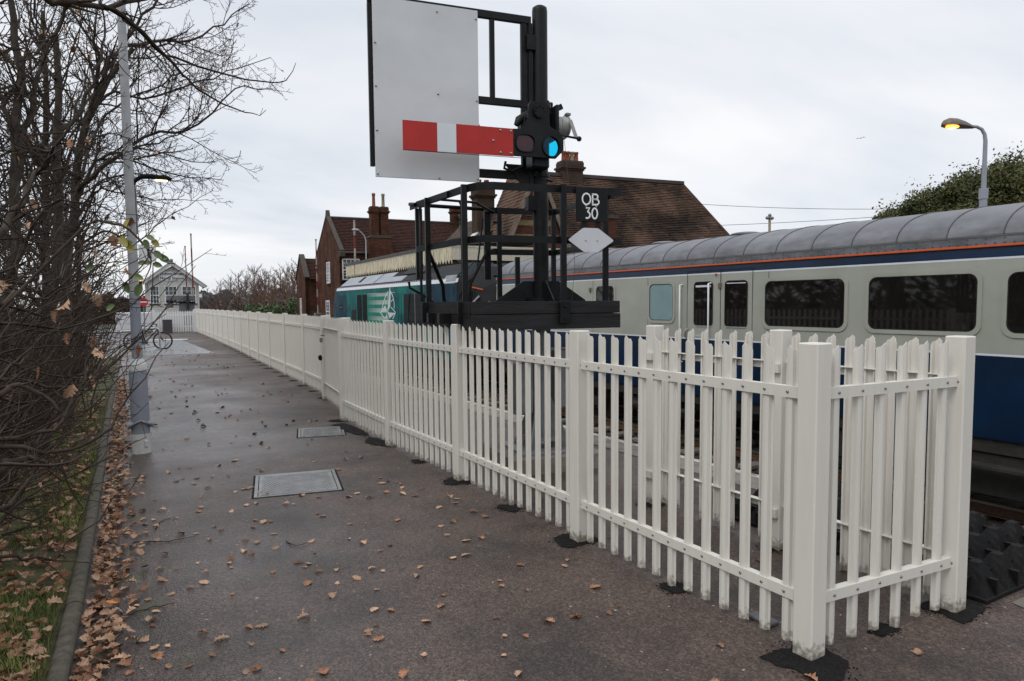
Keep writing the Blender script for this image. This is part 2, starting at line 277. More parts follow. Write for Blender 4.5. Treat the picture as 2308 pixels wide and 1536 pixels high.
M_ = dict(
    white=fence_white(), tarmac=asphalt(),
    steel=mat('weathered bolt steel', (.32, .31, .30), .35, metal=.9),
    black=mat('black painted steel', (.0065, .0068, .0075), .42, .5, 6, bump=.15, bscale=60, spec=.2),
    blackwood=mat('black painted boards', (.012, .012, .013), .6, .6, 5, spec=.3, bump=.5, bscale=30, stretch=(.4, .4, 5)),
    board=mat('pale aluminium board', (.565, .58, .605), .5, .08, 1.2, metal=.0, bump=.05, stretch=(1, 1, 1.5), rvar=.08),
    red=mat('red enamel', (.40, .022, .018), .4, .12, 3, detail=7, spec=.3), redglass=mat('dark red lens', (.045, .008, .012), .12, .5, 9),
    armwhite=mat('white enamel', (.62, .66, .70), .35, .04), white2=mat('white gloss paint', (.72, .73, .74), .4, .06),
    steel2=mat('pale cast housing', (.30, .30, .29), .5, .2, 8), greymetal=mat('galvanised grey steel', (.22, .23, .24), .5, .2, 8, metal=.4),
    polegrey=mat('lamp post grey paint', (.25, .27, .32), .45, .08, 4, bump=.05), polepale=mat('pale lamp post zinc', (.36, .37, .385), .5, .12, 5),
    polewhite=mat('lamp post pale band', (.55, .56, .54), .5, .1, 9),
    concrete=mat('concrete', (.20, .18, .16), .9, .3, 5, bump=.4, bscale=50, detail=8, spec=.2), edge=mat('worn white edge paint', (.17, .155, .14), .8, .2, 14, col2=(.44, .43, .41), detail=9, thr=(.36, .5)),
    kerb=mat('mossy kerb concrete', (.045, .042, .028), .9, .3, 16, bump=.8, bscale=60, col2=(.12, .105, .08), detail=9),
    patch=mat('fresh black tarmac', (.004, .004, .004), .85, .5, 60, spec=.2, col2=(.016, .015, .0145), bump=1., bscale=130),
    iron=mat('galvanised cover plate', (.20, .20, .20), .38, .4, 7, metal=.25, rvar=.12, detail=8),
    ballast=mat('track ballast', (.06, .05, .04), .95, .5, 25, bump=1., bscale=30),
    rust=mat('rusty rail side', (.09, .045, .025), .8, .3, 20), railtop=mat('polished rail head', (.35, .33, .31), .3, .1, metal=.9),
    rubber=mat('black rubber', (.006, .006, .0065), .55, .5, 14, spec=.25, bump=.4, bscale=30),
    blue=mat('dark blue coach paint', (.0035, .018, .050), .3, .3, 1.5, spec=.35, bump=.12, bscale=2.5), bgrey=mat('pale grey coach paint', (.30, .315, .265), .33, .06, 1.5, bump=.10, bscale=2.2, col2=(.36, .37, .325), detail=6),
    stripe=mat('coach white lining', (.62, .64, .68), .35, .05), orange=mat('orange cantrail stripe', (.60, .10, .025), .45, .1, 5),
    croof=mat('grey coach roof', (.070, .072, .082), .5, .3, 2.2, bump=.35, bscale=3, detail=12, stretch=(1, 1, 2.5), rvar=.15, col2=(.20, .205, .225), thr=(.3, .72), objrand=.12), seam=mat('roof seam', (.05, .05, .055), .6, .3),
    glass=mat('dark coach glass', (.010, .009, .008), .03, .3, 2, spec=.55), milk=mat('frosted coach glass', (.20, .30, .32), .3, .08, 3),
    rubberseal=mat('window seal', (.008, .008, .008), .5), underframe=mat('grimy underframe', (.018, .016, .014), .8, .5, 6, bump=.4),
    teal=mat('teal locomotive paint', (.001, .045, .075), .5, .2, 1.1, col2=(.001, .17, .135), spec=.12, thr=(.38, .62)), navy=mat('navy locomotive paint', (.002, .016, .045), .5, .3, 1.5, col2=(.004, .05, .07), spec=.12),
    lgrey=mat('locomotive roof grey', (.26, .28, .31), .4, .15, 2, spec=.3), dgrey=mat('locomotive dark grey', (.014, .014, .015), .6, .3, 2.5, spec=.15),
    logo=mat('pale emblem film', (.56, .62, .60), .5, .05, spec=.15), sooty=mat('sooty black', (.006, .006, .0065), .7, spec=.15),
    redbrick=brick('dark red brick', (.105, .036, .020), (.050, .020, .013), (.06, .046, .036), patch=(.5, 1.45)),
    redbrick2=brick('station red brick', (.115, .036, .022), (.06, .023, .016), (.07, .055, .045), patch=(.6, 1.3)),
    buffbrick=brick('buff brick', (.24, .19, .11), (.19, .15, .08), (.12, .1, .07)),
    chimbrick=brick('sooty chimney brick', (.065, .04, .03), (.045, .03, .022), (.07, .055, .045)),
    tile=mat('dark red roof tile', (.026, .014, .012), .9, .35, 6, spec=.12, col2=(.068, .031, .023), bump=.3, bscale=20, detail=7),
    tile2=mat('orange brown roof tile', (.032, .023, .019), .9, .3, .42, spec=.12, col2=(.122, .076, .055), detail=14, bump=.4, bscale=25, thr=(.40, .56)),
    slate=mat('brown grey roof tile', (.12, .095, .075), .85, .3, 5, col2=(.20, .155, .12), detail=7),
    ridge=mat('ridge tile', (.05, .04, .038), .85, .3, 4), stone=mat('stone coping', (.055, .046, .038), .9, .3, 5),
    pot=mat('terracotta chimney pot', (.30, .085, .04), .8, .25, 6), potbuff=mat('buff chimney pot', (.32, .27, .17), .8, .2, 6),
    barge=mat('weathered barge board', (.16, .125, .095), .85, .4, 4, stretch=(8, 8, 1)),
    cream=mat('peeling cream valance paint', (.20, .15, .09), .75, .2, 7, col2=(.62, .555, .40), thr=(.36, .50), stretch=(3, 3, .25), objrand=.12, detail=9),
    creamb=mat('cream fascia', (.50, .46, .37), .7, .15, 4), felt=mat('grey canopy roof edge', (.075, .075, .07), .8, .3, 4),
    upvc=mat('white window frame', (.75, .76, .77), .4, .04), pane=mat('house window glass', (.06, .075, .09), .06, .3, 2),
    boxwhite=mat('signal box white boards', (.50, .50, .475), .6, .06, 3), boxroof=mat('pale box roof edge', (.36, .38, .40), .6, .1),
    sign=mat('sign white', (.78, .79, .80), .4, .04), ink=mat('sign black lettering', (.012, .014, .02), .5), navyink=mat('sign navy numeral', (.01, .02, .06), .5),
    lamphead=mat('lamp head brown', (.12, .10, .09), .4, .2), lampglow=mat('glowing orange lamp', (.9, .4, .1), .4, emis=(1, .33, .03), estr=5), lampcore=mat('lamp core', (1, .9, .5), .4, emis=(1, .62, .16), estr=12),
    ledglow=mat('glowing warm lamp', (.9, .8, .4), .4, emis=(1, .80, .35), estr=4), amber=mat('lit amber lamp', (.9, .3, .02), .4, emis=(1, .28, .02), estr=5), redlit=mat('lit red lamp', (.9, .1, .02), .4, emis=(1, .12, .03), estr=4),
    bark=mat('dark bark', (.020, .015, .011), .9, .4, 12, col2=(.066, .052, .038), bump=.8, bscale=45), twig=mat('twig bark', (.026, .018, .014), .85, .3, 9, col2=(.080, .060, .047), spec=.2),
    ftwig=mat('far twigs', (.10, .078, .076), .9, .3, .5, col2=(.135, .10, .09)), ftwig2=mat('far russet twigs', (.17, .095, .065), .9, .2, .5), fscrub=mat('far scrub', (.085, .062, .052), .9, .3, .5, col2=(.13, .095, .07)), ftwig3=mat('haze tinted far wood', (.07, .08, .095), 1, .3, .02, col2=(.11, .12, .135)),  # distance haze is painted into the pale far twigs and the blue grey wood
    leafg=mat('green leaf', (.045, .075, .022), .4, .3, 14, col2=(.11, .15, .05), objrand=.35), leafy=mat('yellowing leaf', (.20, .17, .035), .45, .3, 14, col2=(.34, .32, .08)), leafd=mat('dark evergreen leaf', (.038, .048, .016), .6, .3, .9, col2=(.125, .125, .045), spec=.25), leafdd=mat('dark hedge leaf', (.012, .022, .008), .5, .3, 3, col2=(.04, .055, .018), spec=.3),
    leafb=mat('brown oak leaf', (.14, .058, .030), .6, .25, 22, objrand=.5, col2=(.33, .175, .10), spec=.25), leafp=mat('pale oak leaf', (.30, .165, .10), .6, .2, 22, objrand=.35, col2=(.50, .33, .22), spec=.25),
    leafo=mat('orange leaf', (.55, .20, .03), .6, .2), ivy=mat('ivy leaf', (.03, .06, .016), .4, .3, 3, col2=(.075, .12, .03)),
    grass=mat('grass', (.050, .078, .018), .6, .3, 3.5, col2=(.19, .205, .06), spec=.2), soil=mat('leafy soil', (.045, .032, .022), .95, .4, 2.5, col2=(.085, .095, .03), bump=1, bscale=22, detail=8),
    litter=mat('leaf litter', (.13, .06, .032), .85, .3, 9, col2=(.36, .20, .13), detail=8), field=mat('far ground', (.06, .065, .045), .95, .3, .1),
    wetslab=mat('wet paved slab', (.15, .15, .155), .28, .2, 2, rvar=.08), lightslab=mat('pale apron concrete', (.13, .115, .095), .8, .2, 3, bump=.3),
    cable=mat('cable', (.03, .03, .03), .6), tyre=mat('tyre rubber', (.012, .012, .012), .7), chrome=mat('brushed stainless', (.5, .52, .54), .3, .1, metal=.9),
    binm=mat('dark bin', (.05, .045, .055), .5, .2), redpole=mat('red barrier paint', (.17, .035, .032), .6, spec=.2), polecream=mat('dull cream barrier paint', (.36, .33, .28), .6, spec=.2), greybox=mat('grey machine casing', (.12, .12, .135), .55, .15),
    nored=mat('no entry red', (.50, .02, .03), .4), van=mat('white van paint', (.62, .64, .67), .3, .05),
)
def glass_cyan():
    m = bpy.data.materials.new('blue green signal lens'); m.use_nodes = True; nt = m.node_tree; nt.nodes.clear(); N = nt.nodes.new; L = nt.links.new
    o = N('ShaderNodeOutputMaterial'); t = N('ShaderNodeBsdfTransparent'); t.inputs[0].default_value = (.05, .79, .975, 1)
    g = N('ShaderNodeBsdfGlossy'); g.inputs['Roughness'].default_value = .05; g.inputs[0].default_value = (.5, .6, .7, 1)
    mx = N('ShaderNodeMixShader'); mx.inputs[0].default_value = .04; L(t.outputs[0], mx.inputs[1]); L(g.outputs[0], mx.inputs[2]); L(mx.outputs[0], o.inputs[0]); return m
M_['cyan'] = glass_cyan()
def livery():
    m = bpy.data.materials.new('teal and white swoosh livery'); m.use_nodes = True; nt = m.node_tree; N = nt.nodes.new; L = nt.links.new
    b = nt.nodes['Principled BSDF']; b.inputs['Roughness'].default_value = .5; b.inputs['Specular IOR Level'].default_value = .15
    tc = N('ShaderNodeTexCoord'); sp = N('ShaderNodeSeparateXYZ'); L(tc.outputs['Object'], sp.inputs[0])
    a = N('ShaderNodeMath'); a.operation = 'MULTIPLY_ADD'; L(sp.outputs['Z'], a.inputs[0]); a.inputs[1].default_value = 3.1; a.inputs[2].default_value = .1
    f = N('ShaderNodeMath'); f.operation = 'FRACT'; L(a.outputs[0], f.inputs[0])
    r = N('ShaderNodeValToRGB'); L(f.outputs[0], r.inputs[0]); cr = r.color_ramp
    cr.elements[0].position = 0; cr.elements[0].color = (0, .15, .12, 1); cr.elements[1].position = 1; cr.elements[1].color = (.36, .46, .42, 1)
    e = cr.elements.new(.42); e.color = (0, .19, .135, 1); e = cr.elements.new(.5); e.color = (.34, .46, .39, 1); e = cr.elements.new(.97); e.color = (.26, .34, .30, 1)
    g = N('ShaderNodeMapRange'); L(sp.outputs['Y'], g.inputs[0]); g.inputs['From Min'].default_value = 11.3; g.inputs['From Max'].default_value = 9.6
    mx = N('ShaderNodeMix'); mx.data_type = 'RGBA'; L(g.outputs[0], mx.inputs['Factor']); mx.inputs['A'].default_value = (.0, .16, .12, 1); L(r.outputs[0], mx.inputs['B'])
    L(mx.outputs['Result'], b.inputs['Base Color']); return m
M_['swoosh'] = livery()

# ------------------------------------------------------------------ ground
def lerp(pts, y):
    if y <= pts[0][1]: a, b = pts[0], pts[1]
    elif y >= pts[-1][1]: a, b = pts[-2], pts[-1]
    else:
        for a, b in zip(pts, pts[1:]):
            if a[1] <= y <= b[1]: break
    return a[0] + (b[0] - a[0]) * (y - a[1]) / (b[1] - a[1])
KERB = [(-.30, 1.0), (-.205, 3.66), (-.15, 4.78), (-.065, 7.1), (.10, 12.7), (.27, 17.9), (.54, 25.4), (.75, 30)]
def kx(y): return lerp(KERB, y)

def build_ground():
    b = MB(); sec = [(-900, -.03), (5.58, -.03), (5.58, -1.28), (12.5, -1.28), (12.5, -.03), (1200, -.03)]
    vs = [(x, -80, z) for x, z in sec] + [(x, 2200, z) for x, z in sec]
    b.add(vs, [(i, i + 1, i + 7, i + 6) for i in range(5)]); b.build('ground', M_['field'], kind='structure')
    b = MB(); ys = [-3 + i * 1.0 for i in range(56)]
    vs = []
    for y in ys: vs += [((kx(y) if y < 26 else kx(26) - (y - 26) * .5) - .0, y, 0), (5.60, y, 0)]
    b.add(vs, [(2*i, 2*i+1, 2*i+3, 2*i+2) for i in range(len(ys) - 1)]); b.build('path', M_['tarmac'], kind='structure')
    b = MB(); b.box((12.4, -10, -.9), (17.0, 46, .0)); b.build('station_platform', M_['concrete'], kind='structure')
    b = MB(); b.box((-30, 54, -.02), (13.5, 61, .012)); b.build('road', M_['tarmac'], kind='structure')
    b = MB()
    nx, ny = 26, 90
    for j in range(ny + 1):
        y = 0.6 + j * .3
        for i in range(nx + 1):
            x = kx(y) - .07 - i * .16
            r = random.Random(i * 991 + j * 7).random()
            b.v.append((x, y, .012 + min(i, 4) * .006 + i * .006 + r * .02 * (i > 0)))
    for j in range(ny):
        for i in range(nx):
            o = j * (nx + 1) + i; b.f.append((o + 1, o, o + nx + 1, o + nx + 2)); b.sm.append(True); b.mi.append(0)
    b.build('verge', M_['soil'], kind='structure')
    b = MB(); b.box((1.2, 27.6, 0), (3.6, 39.4, .004)); b.build('path_slab', M_['wetslab'], kind='structure')
    b = MB(); b.quad((2.15, 40, .004), (3.9, 39.6, .004), (4.0, 40.3, .004), (2.2, 40.7, .004)); b.build('white_ground_line', M_['white2'], kind='structure')
    # pale apron concrete right of the end fence
    b = MB(); b.quad((4.45, 1.9, .004), (4.25, 1.2, .004), (7.4, 0.5, .004), (7.4, 1.9, .004)); b.build('platform_apron', M_['lightslab'], kind='structure')
    # track bed
    b = MB(); n = 40
    rb = random.Random(3)
    for j in range(n + 1):
        for i in range(15):
            b.v.append((5.64 + i * .49, -8 + j * 1.5, -1.2 + rb.random() * .06))
    for j in range(n):
        for i in range(14): o = j * 15 + i; b.f.append((o, o + 1, o + 16, o + 15)); b.sm.append(True); b.mi.append(0)
    b.build('track_bed', M_['ballast'], kind='structure')
build_ground()

def ballast_stones():
    b = MB(); r = random.Random(5)
    for i in range(9000):
        x = r.uniform(5.7, 9.9); y = 2 + 22 * r.random() ** 1.5; s = r.uniform(.02, .045)
        p = [Vector((r.uniform(-1, 1), r.uniform(-1, 1), r.uniform(-1, 1))).normalized() * s for _ in range(4)]
        c = Vector((x, y, -1.14 + r.random() * .03)); b.add([c + q for q in p], [(0, 1, 2), (0, 2, 3), (0, 3, 1), (1, 3, 2)])
    b.build('ballast', M_['ballast'], kind='stuff')
ballast_stones()

def build_tracks():
    for k, (xc, ad) in enumerate(((7.1, 'empty railway track beside the near platform edge'), (10.72, 'railway track under the blue and grey coach'))):
        t = thing('railway_track', ad, 'track', (xc, 0, -1.14))
        sl = MB().cbox((-1.25, -.12, -.02), (1.25, .12, .06), .01).mesh('sleeper', M_['concrete'])
        for j in range(34): inst('sleeper', sl, t, (0, 1.2 + j * .7, 0))
        for s in (-1, 1):
            b = MB(); x = s * .7525
            b.box((x - .07, -8, .06), (x + .07, 60, .075)); b.box((x - .01, -8, .076), (x + .01, 60, .19)); b.m = 1; b.box((x - .035, -8, .191), (x + .035, 60, .225))
            b.build('rail', [M_['rust'], M_['railtop']], t)
build_tracks()

def build_kerb():
    t = thing('kerb_edging', 'mossy rounded concrete edging between the grass verge and the path', 'kerb', (0, 0, 0))
    n = 8; prof = [(-.043, -.03), (-.043, .03)] + [(.043 * -cos(pi * k / n), .03 + .032 * sin(pi * k / n)) for k in range(1, n)] + [(.043, .03), (.043, -.03)]
    me = MB(); me.smooth = False; me.prism(prof, 'y', .004, .906); me = me.mesh('kerb_stone', M_['kerb'])
    y = 1.0; rr = random.Random(2)
    while y < 26:
        x0, x1 = kx(y), kx(y + .91)
        o = inst('kerb_stone', me, t, (x0 - .04 + rr.uniform(-.006, .006), y, rr.uniform(-.006, .006)), -math.atan2(x1 - x0, .91)); y += .91
build_kerb()

def build_platform_edge():
    t = thing('platform_edge', 'row of coping stones with a white painted edge behind the inner fence', 'platform edge', (5.6, 0, 0))
    me = MB().box((-.44, .004, -.02), (-.09, .90, .012)); me.m = 1; me.box((-.087, .004, -.02), (0, .90, .013)); me = me.mesh('coping_stone', [M_['concrete'], M_['edge']])
    for j in range(40): inst('coping_stone', me, t, (0, 4.1 + j * .91, 0))
    b = MB().box((-.02, 4.1, -1.2), (-.001, 40.4, -.025)); b.build('platform_wall', M_['concrete'], t)
build_platform_edge()

# ------------------------------------------------------------------ palisade fences
PW = [(-.034, 0, -.042), (-.024, .003, -.021), (-.019, .020, -.019), (0, .0245, 0), (.019, .020, -.019), (.024, .003, -.021), (.034, 0, -.042)]
def pale_mesh(z0):
    b = MB(); th = .0035; n = len(PW)
    fr = []; 
    for x, d, dz in PW: fr += [(x, d, z0), (x, d, 1.531 + dz)]
    bk = []
    for x, d, dz in PW:
        bk += [(x * .97, d - th, z0), (x * .97, d - th, 1.531 + dz)]
    vs = fr + bk; fs = []; o = 2 * n
    for i in range(n - 1):
        a = 2 * i; fs += [(a + 1, a + 3, a + 2, a), (o + a, o + a + 2, o + a + 3, o + a + 1), (a, a + 2, o + a + 2, o + a), (a + 1, o + a + 1, o + a + 3, a + 3)]
    e = 2 * (n - 1); fs += [(0, o, o + 1, 1), (e, e + 1, o + e + 1, o + e)]
    b.add(vs, fs); return b.mesh('pale', M_['white'])
PALE, PALE_LONG = pale_mesh(.03), pale_mesh(.0)
POST = MB().cbox((-.055, -.055, -.02), (.055, .055, 1.547), .006).mesh('post', M_['white'])
BOLT = MB(); BOLT.ball((0, 0, 0), .0085, 10, 5, (1, .62, 1)); BOLT = BOLT.mesh('bolt', M_['steel'])
BOLTB = MB(); BOLTB.ball((0, 0, 0), .0125, 10, 5, (1, .62, 1)); BOLTB = BOLTB.mesh('bolt', M_['steel'])
def rail_mesh(L):
    b = MB(); b.box((-L/2, .0255, -.028), (L/2, .0315, .028)); b.box((-L/2, -.014, .023), (L/2, .0253, .0278)); return b.mesh('rail', M_['white'])
def bay(root, p, q, n, outn, bolts=True, long_idx=(), ext=.03, first_off=None, bolt_stuff=None):
    """p,q: ends of the clear span between post faces on the pale line; outn: +1 if outside is left of p->q"""
    p = Vector(p).to_2d(); q = Vector(q).to_2d(); d = (q - p); L = d.length; d.normalize()
    nrm = Vector((-d.y, d.x)) * outn
    rot = math.atan2(d.y, d.x)
    if outn < 0: rot += pi
    off = Vector(root.location).to_2d()
    mid = (p + q) / 2
    rm = rail_mesh(L + 2 * ext)
    for z in (1.30, .287): inst('rail', rm, root, (*(mid - off), z), rot)
    for i in range(n):
        c = p + d * (L * (i + .5) / n)
        inst('pale', PALE_LONG if i in long_idx else PALE, root, (*(c - off), 0), rot)
        for z in (1.30, .287):
            cc = c + nrm * .033
            if bolts: inst('bolt', BOLT, root, (*(cc - off), z), rot)
            elif bolt_stuff is not None: bolt_stuff.ball((cc.x - off.x, cc.y - off.y, z), .008, 5, 3)
    if bolts:
        for c in (p - d * .012, q + d * .012):
            for z in (1.30, .287): cc = c + nrm * .033; inst('bolt', BOLTB, root, (*(cc - off), z), rot)
def posts(root, cs, rz=0):
    for c in cs: inst('post', POST, root, (c[0] - root.location.x, c[1] - root.location.y, 0), rz)

# outer fence: post corner survey (outer face X, near corner Y)
OC = [(2.887, 2.07), (2.924, 4.025), (2.962, 6.07), (2.985, 8.05), (3.065, 10.2)]
OP = [(x + .055, y + .055) for x, y in OC]
f1 = thing('palisade_fence', 'near cream palisade fence running beside the path from the front corner post to the gate', 'fence', (OP[0][0], OP[0][1], 0), 0, 'white palisade fences round the signal')
posts(f1, OP)
for i in range(4):
    a, c = OP[i], OP[i + 1]
    bay(f1, (a[0] + .003, a[1] + .058), (c[0] + .003, c[1] - .058), 13 if i < 3 else 14, 1, long_idx=(6,))
IPX = 4.055 + .02
IP = [(4.019 + .055, 1.985 + .055), (4.012 + .055, 3.155 + .055), (4.03 + .055, 4.449 + .055)]
f2 = thing('palisade_fence', 'short end fence of six cream pales between the front corner post and right hand post', 'fence', (OP[0][0], OP[0][1], 0), 0, 'white palisade fences round the signal')
bay(f2, (OP[0][0] + .06, 2.128), (IP[0][0] - .058, 2.05), 6, -1, long_idx=(3,))
f3 = thing('palisade_fence', 'inner cream palisade fence seen from its back, nearest the railway track', 'fence', (IP[0][0], IP[0][1], 0), 0, 'white palisade fences round the signal')
posts(f3, IP)
for i in range(2):
    a, c = IP[i], IP[i + 1]; bay(f3, (a[0], a[1] + .058), (c[0], c[1] - .058), 8, -1, long_idx=(4,))
for p in IP[1:]:
    x, y = p[0] - IP[0][0], p[1] - IP[0][1]
    for z in (1.285, .27):
        b = MB(); b.box((x - .085, y - .05, z - .03), (x - .058, y + .05, z + .03)); b.build('rail_bracket', M_['white'], f3)
# gate and far fence
gate = thing('palisade_gate', 'narrow cream palisade gate with padlock in the fence beside the path', 'gate', (3.10, 10.36, 0))
posts(gate, [(3.245, 10.46), (3.58, 12.86)])
bay(gate, (3.26, 10.62), (3.535, 12.78), 15, -1, bolts=False, ext=-.01)
b = MB(); b.cbox((.36, 2.28, .02), (.40, 2.36, 1.52), .004); b.build('stile', M_['white'], gate)
b = MB(); b.tube([(.335, 2.0, 1.2), (.26, 1.95, 1.2)], .012, 6); b.cbox((.24, 1.90, 1.08), (.28, 1.98, 1.17), .008); b.build('padlock', M_['steel'], gate)
b = MB(); b.cyl((.37, 2.34, .78), (.335, 2.32, .78), .05, 14); b.build('lock_case', M_['sooty'], gate)
f4 = thing('palisade_fence', 'far white palisade fence curving gently away from the gate to the level crossing', 'fence', (3.66, 12.9, 0), 0, 'white palisade fences round the signal')
FAR = [(3.606, 12.91), (3.75, 15.16), (3.87, 17.5), (4.0, 19.9), (4.13, 22.2), (4.27, 24.5), (4.40, 26.8), (4.53, 29.1), (4.64, 31.4), (4.75, 33.7), (4.86, 36.0), (4.97, 38.3), (5.07, 40.6), (5.17, 42.9), (5.27, 45.2), (5.36, 47.5), (5.42, 49.8)]
FP = [(x + .055, y + .055) for x, y in FAR]
posts(f4, FP)
bs = MB()
for i in range(len(FP) - 1):
    a, c = Vector(FP[i]), Vector(FP[i + 1]); d = (c - a).normalized() * .058
    bay(f4, a + d, c - d, 15, 1, bolts=False, long_idx=(7,), bolt_stuff=bs if i < 6 else None)
bs.build('bolts', M_['steel'], f4, kind='stuff')

# fresh tarmac patches at post feet
def patch(cx, cy, rx, ry, seed, rot=0, n=40, square=.0):
    rx *= .74; ry *= .74
    r = random.Random(seed); b = MB(); vs = []; ph = [r.uniform(.92, 1.08) * (1 + .12 * sin(3 * k * 6.28 / n + seed)) for k in range(n)]
    for k in range(n):
        a = 2 * pi * k / n; q = max(abs(cos(a)), abs(sin(a))); f = ((1 - square) + square / q) * ph[k]
        x, y = rx * f * cos(a), ry * f * sin(a)
        vs.append((cx + x * cos(rot) - y * sin(rot), cy + x * sin(rot) + y * cos(rot), .0045 + .0002 * (seed % 9)))
    c = [(cx, cy, .012)] ; mid = [((v[0] - cx) * .6 + cx, (v[1] - cy) * .6 + cy, .010 + r.uniform(-.003, .004)) for v in vs]
    b.smooth = True
    b.add(vs + mid + c, [(i, (i + 1) % n, n + (i + 1) % n, n + i) for i in range(n)] + [(n + i, n + (i + 1) % n, 2 * n) for i in range(n)])
    # loose crumbs of tarmac around the edge
    b.smooth = False
    for _ in range(90):
        a = r.uniform(0, 2 * pi); f = r.uniform(.9, 1.35); s = r.uniform(.002, .006)
        x, y = cx + rx * f * cos(a), cy + ry * f * sin(a)
        b.add([(x - s, y - s, .001), (x + s, y - s, .001), (x, y + s, .001), (x, y, .001 + s)], [(0, 1, 3), (1, 2, 3), (2, 0, 3)])
    b.build('tarmac_patch', M_['patch'], kind='structure')
patch(2.90, 2.08, .21, .22, 1, .1, square=.8); patch(4.10, 2.03, .22, .17, 2, square=.5); patch(2.95, 4.10, .21, .17, 3, square=.6)
patch(2.96, 6.10, .17, .2, 4, square=.3); patch(2.97, 8.4, .16, .45, 5, .03); patch(2.96, 9.5, .17, .75, 6, .05, square=.3)
patch(2.95, 5.05, .12, .16, 7); patch(2.96, 3.08, .11, .11, 8); patch(2.98, 7.1, .1, .14, 9); patch(3.52, 2.09, .12, .07, 10)
patch(4.08, 3.22, .16, .14, 11); patch(4.06, 4.5, .18, .14, 12); patch(3.05, 10.3, .2, .16, 13)
for i, (x, y) in enumerate(FAR[:9]): patch(x - .02, y + .05, .17, .14, 20 + i); patch(x + .06, y + 1.2, .13, .12, 40 + i)

# cover plates in the path
def cover(label, pts, z=.0):
    p = [Vector((x, y, 0)) for x, y in pts]; c = sum(p, Vector()) / 4; t = thing('access_cover', label, 'cover', c, 0, 'steel access covers in the path')
    u = (p[1] - p[0] + p[2] - p[3]) / 2; w = (p[0] - p[3] + p[1] - p[2]) / 2; lu, lw = u.length, w.length; rz = math.atan2(u.y, u.x)
    b = MB(); f = .03
    b.box((-lu/2, -lw/2, 0), (lu/2, -lw/2 + f, .008)); b.box((-lu/2, lw/2 - f, 0), (lu/2, lw/2, .008)); b.box((-lu/2, -lw/2 + f, 0), (-lu/2 + f, lw/2 - f, .008)); b.box((lu/2 - f, -lw/2 + f, 0), (lu/2, lw/2 - f, .008))
    b.build('frame', M_['iron'], t, rz=rz)
    b = MB(); g = f + .008; b.box((-lu/2 + g, -lw/2 + g, 0), (lu/2 - g, lw/2 - g, .010)); b.build('plate', M_['iron'], t, rz=rz)
    b = MB(); k = 0; y = -lw/2 + g + .04
    while y < lw/2 - g - .03:
        x = -lu/2 + g + .04 + (k % 2) * .022
        while x < lu/2 - g - .03:
            s = .013 if (round(x / .044) + k) % 2 else -.013
            M = Matrix.Translation((x, y, .010)) @ Matrix.Rotation(s * 60, 4, 'Z'); b.box((-.014, -.004, 0), (.014, .004, .003), M); x += .044
        y += .04; k += 1
    b.build('tread_pattern', M_['iron'], t, kind='stuff', rz=rz)
    b = MB()
    b.box((-lu/2 - .02, -lw/2 - .02, .0002), (lu/2 + .02, lw/2 + .02, .0018)); b.build('mortar_surround', M_['patch'], t, rz=rz)
S = EYE / 1.56
cover('larger steel access cover with raised tread, strewn with leaves, mid path', [(1.123*S, 6.606*S), (1.816*S, 6.454*S), (1.732*S, 5.699*S), (1.062*S, 5.825*S)])
cover('smaller dull steel access cover set in the path next to the fence', [(2.039*S, 8.85*S), (2.56*S, 8.718*S), (2.53*S, 8.098*S), (2.008*S, 8.227*S)])

# rubber anti-trespass guard
def guards():
    me = MB(); w = .122; me.smooth = False
    # a rounded ridge-backed pyramid with a hollow notch in front
    me.add([(-w, -w, 0), (w, -w, 0), (w, w, 0), (-w, w, 0), (-.028, -.028, .175), (.028, -.028, .175), (.028, .028, .175), (-.028, .028, .175), (0, 0, .19)],
           [(0,1,5,4),(1,2,6,5),(2,3,7,6),(3,0,4,7),(4,5,8),(5,6,8),(6,7,8),(7,4,8)])
    me.box((-w, -.012, 0), (w, .012, .10)); me.box((-.012, -w, 0), (.012, w, .10))
    me = me.mesh('rubber_pyramid', M_['rubber'])
    k = 0
    for (x0, y0, nx, ny, lab) in ((4.30, 2.02, 5, 4, 'black rubber trespass guard panel of pyramids beside the right hand fence post'), (4.30, 3.02, 5, 4, 'black rubber trespass guard panel of pyramids behind the inner fence')):
        t = thing('trespass_guard', lab, 'rubber guard', (x0, y0, 0), 0, 'rubber trespass guards'); 
        b = MB(); b.cbox((-.0, -.06, 0), (nx * .25, ny * .25 - .07, .03), .006); b.build('base_mat', M_['rubber'], t)
        for i in range(nx):
            for j in range(ny): inst('rubber_pyramid', me, t, (.125 + i * .25, .07 + j * .25 - .005, .02))
guards()

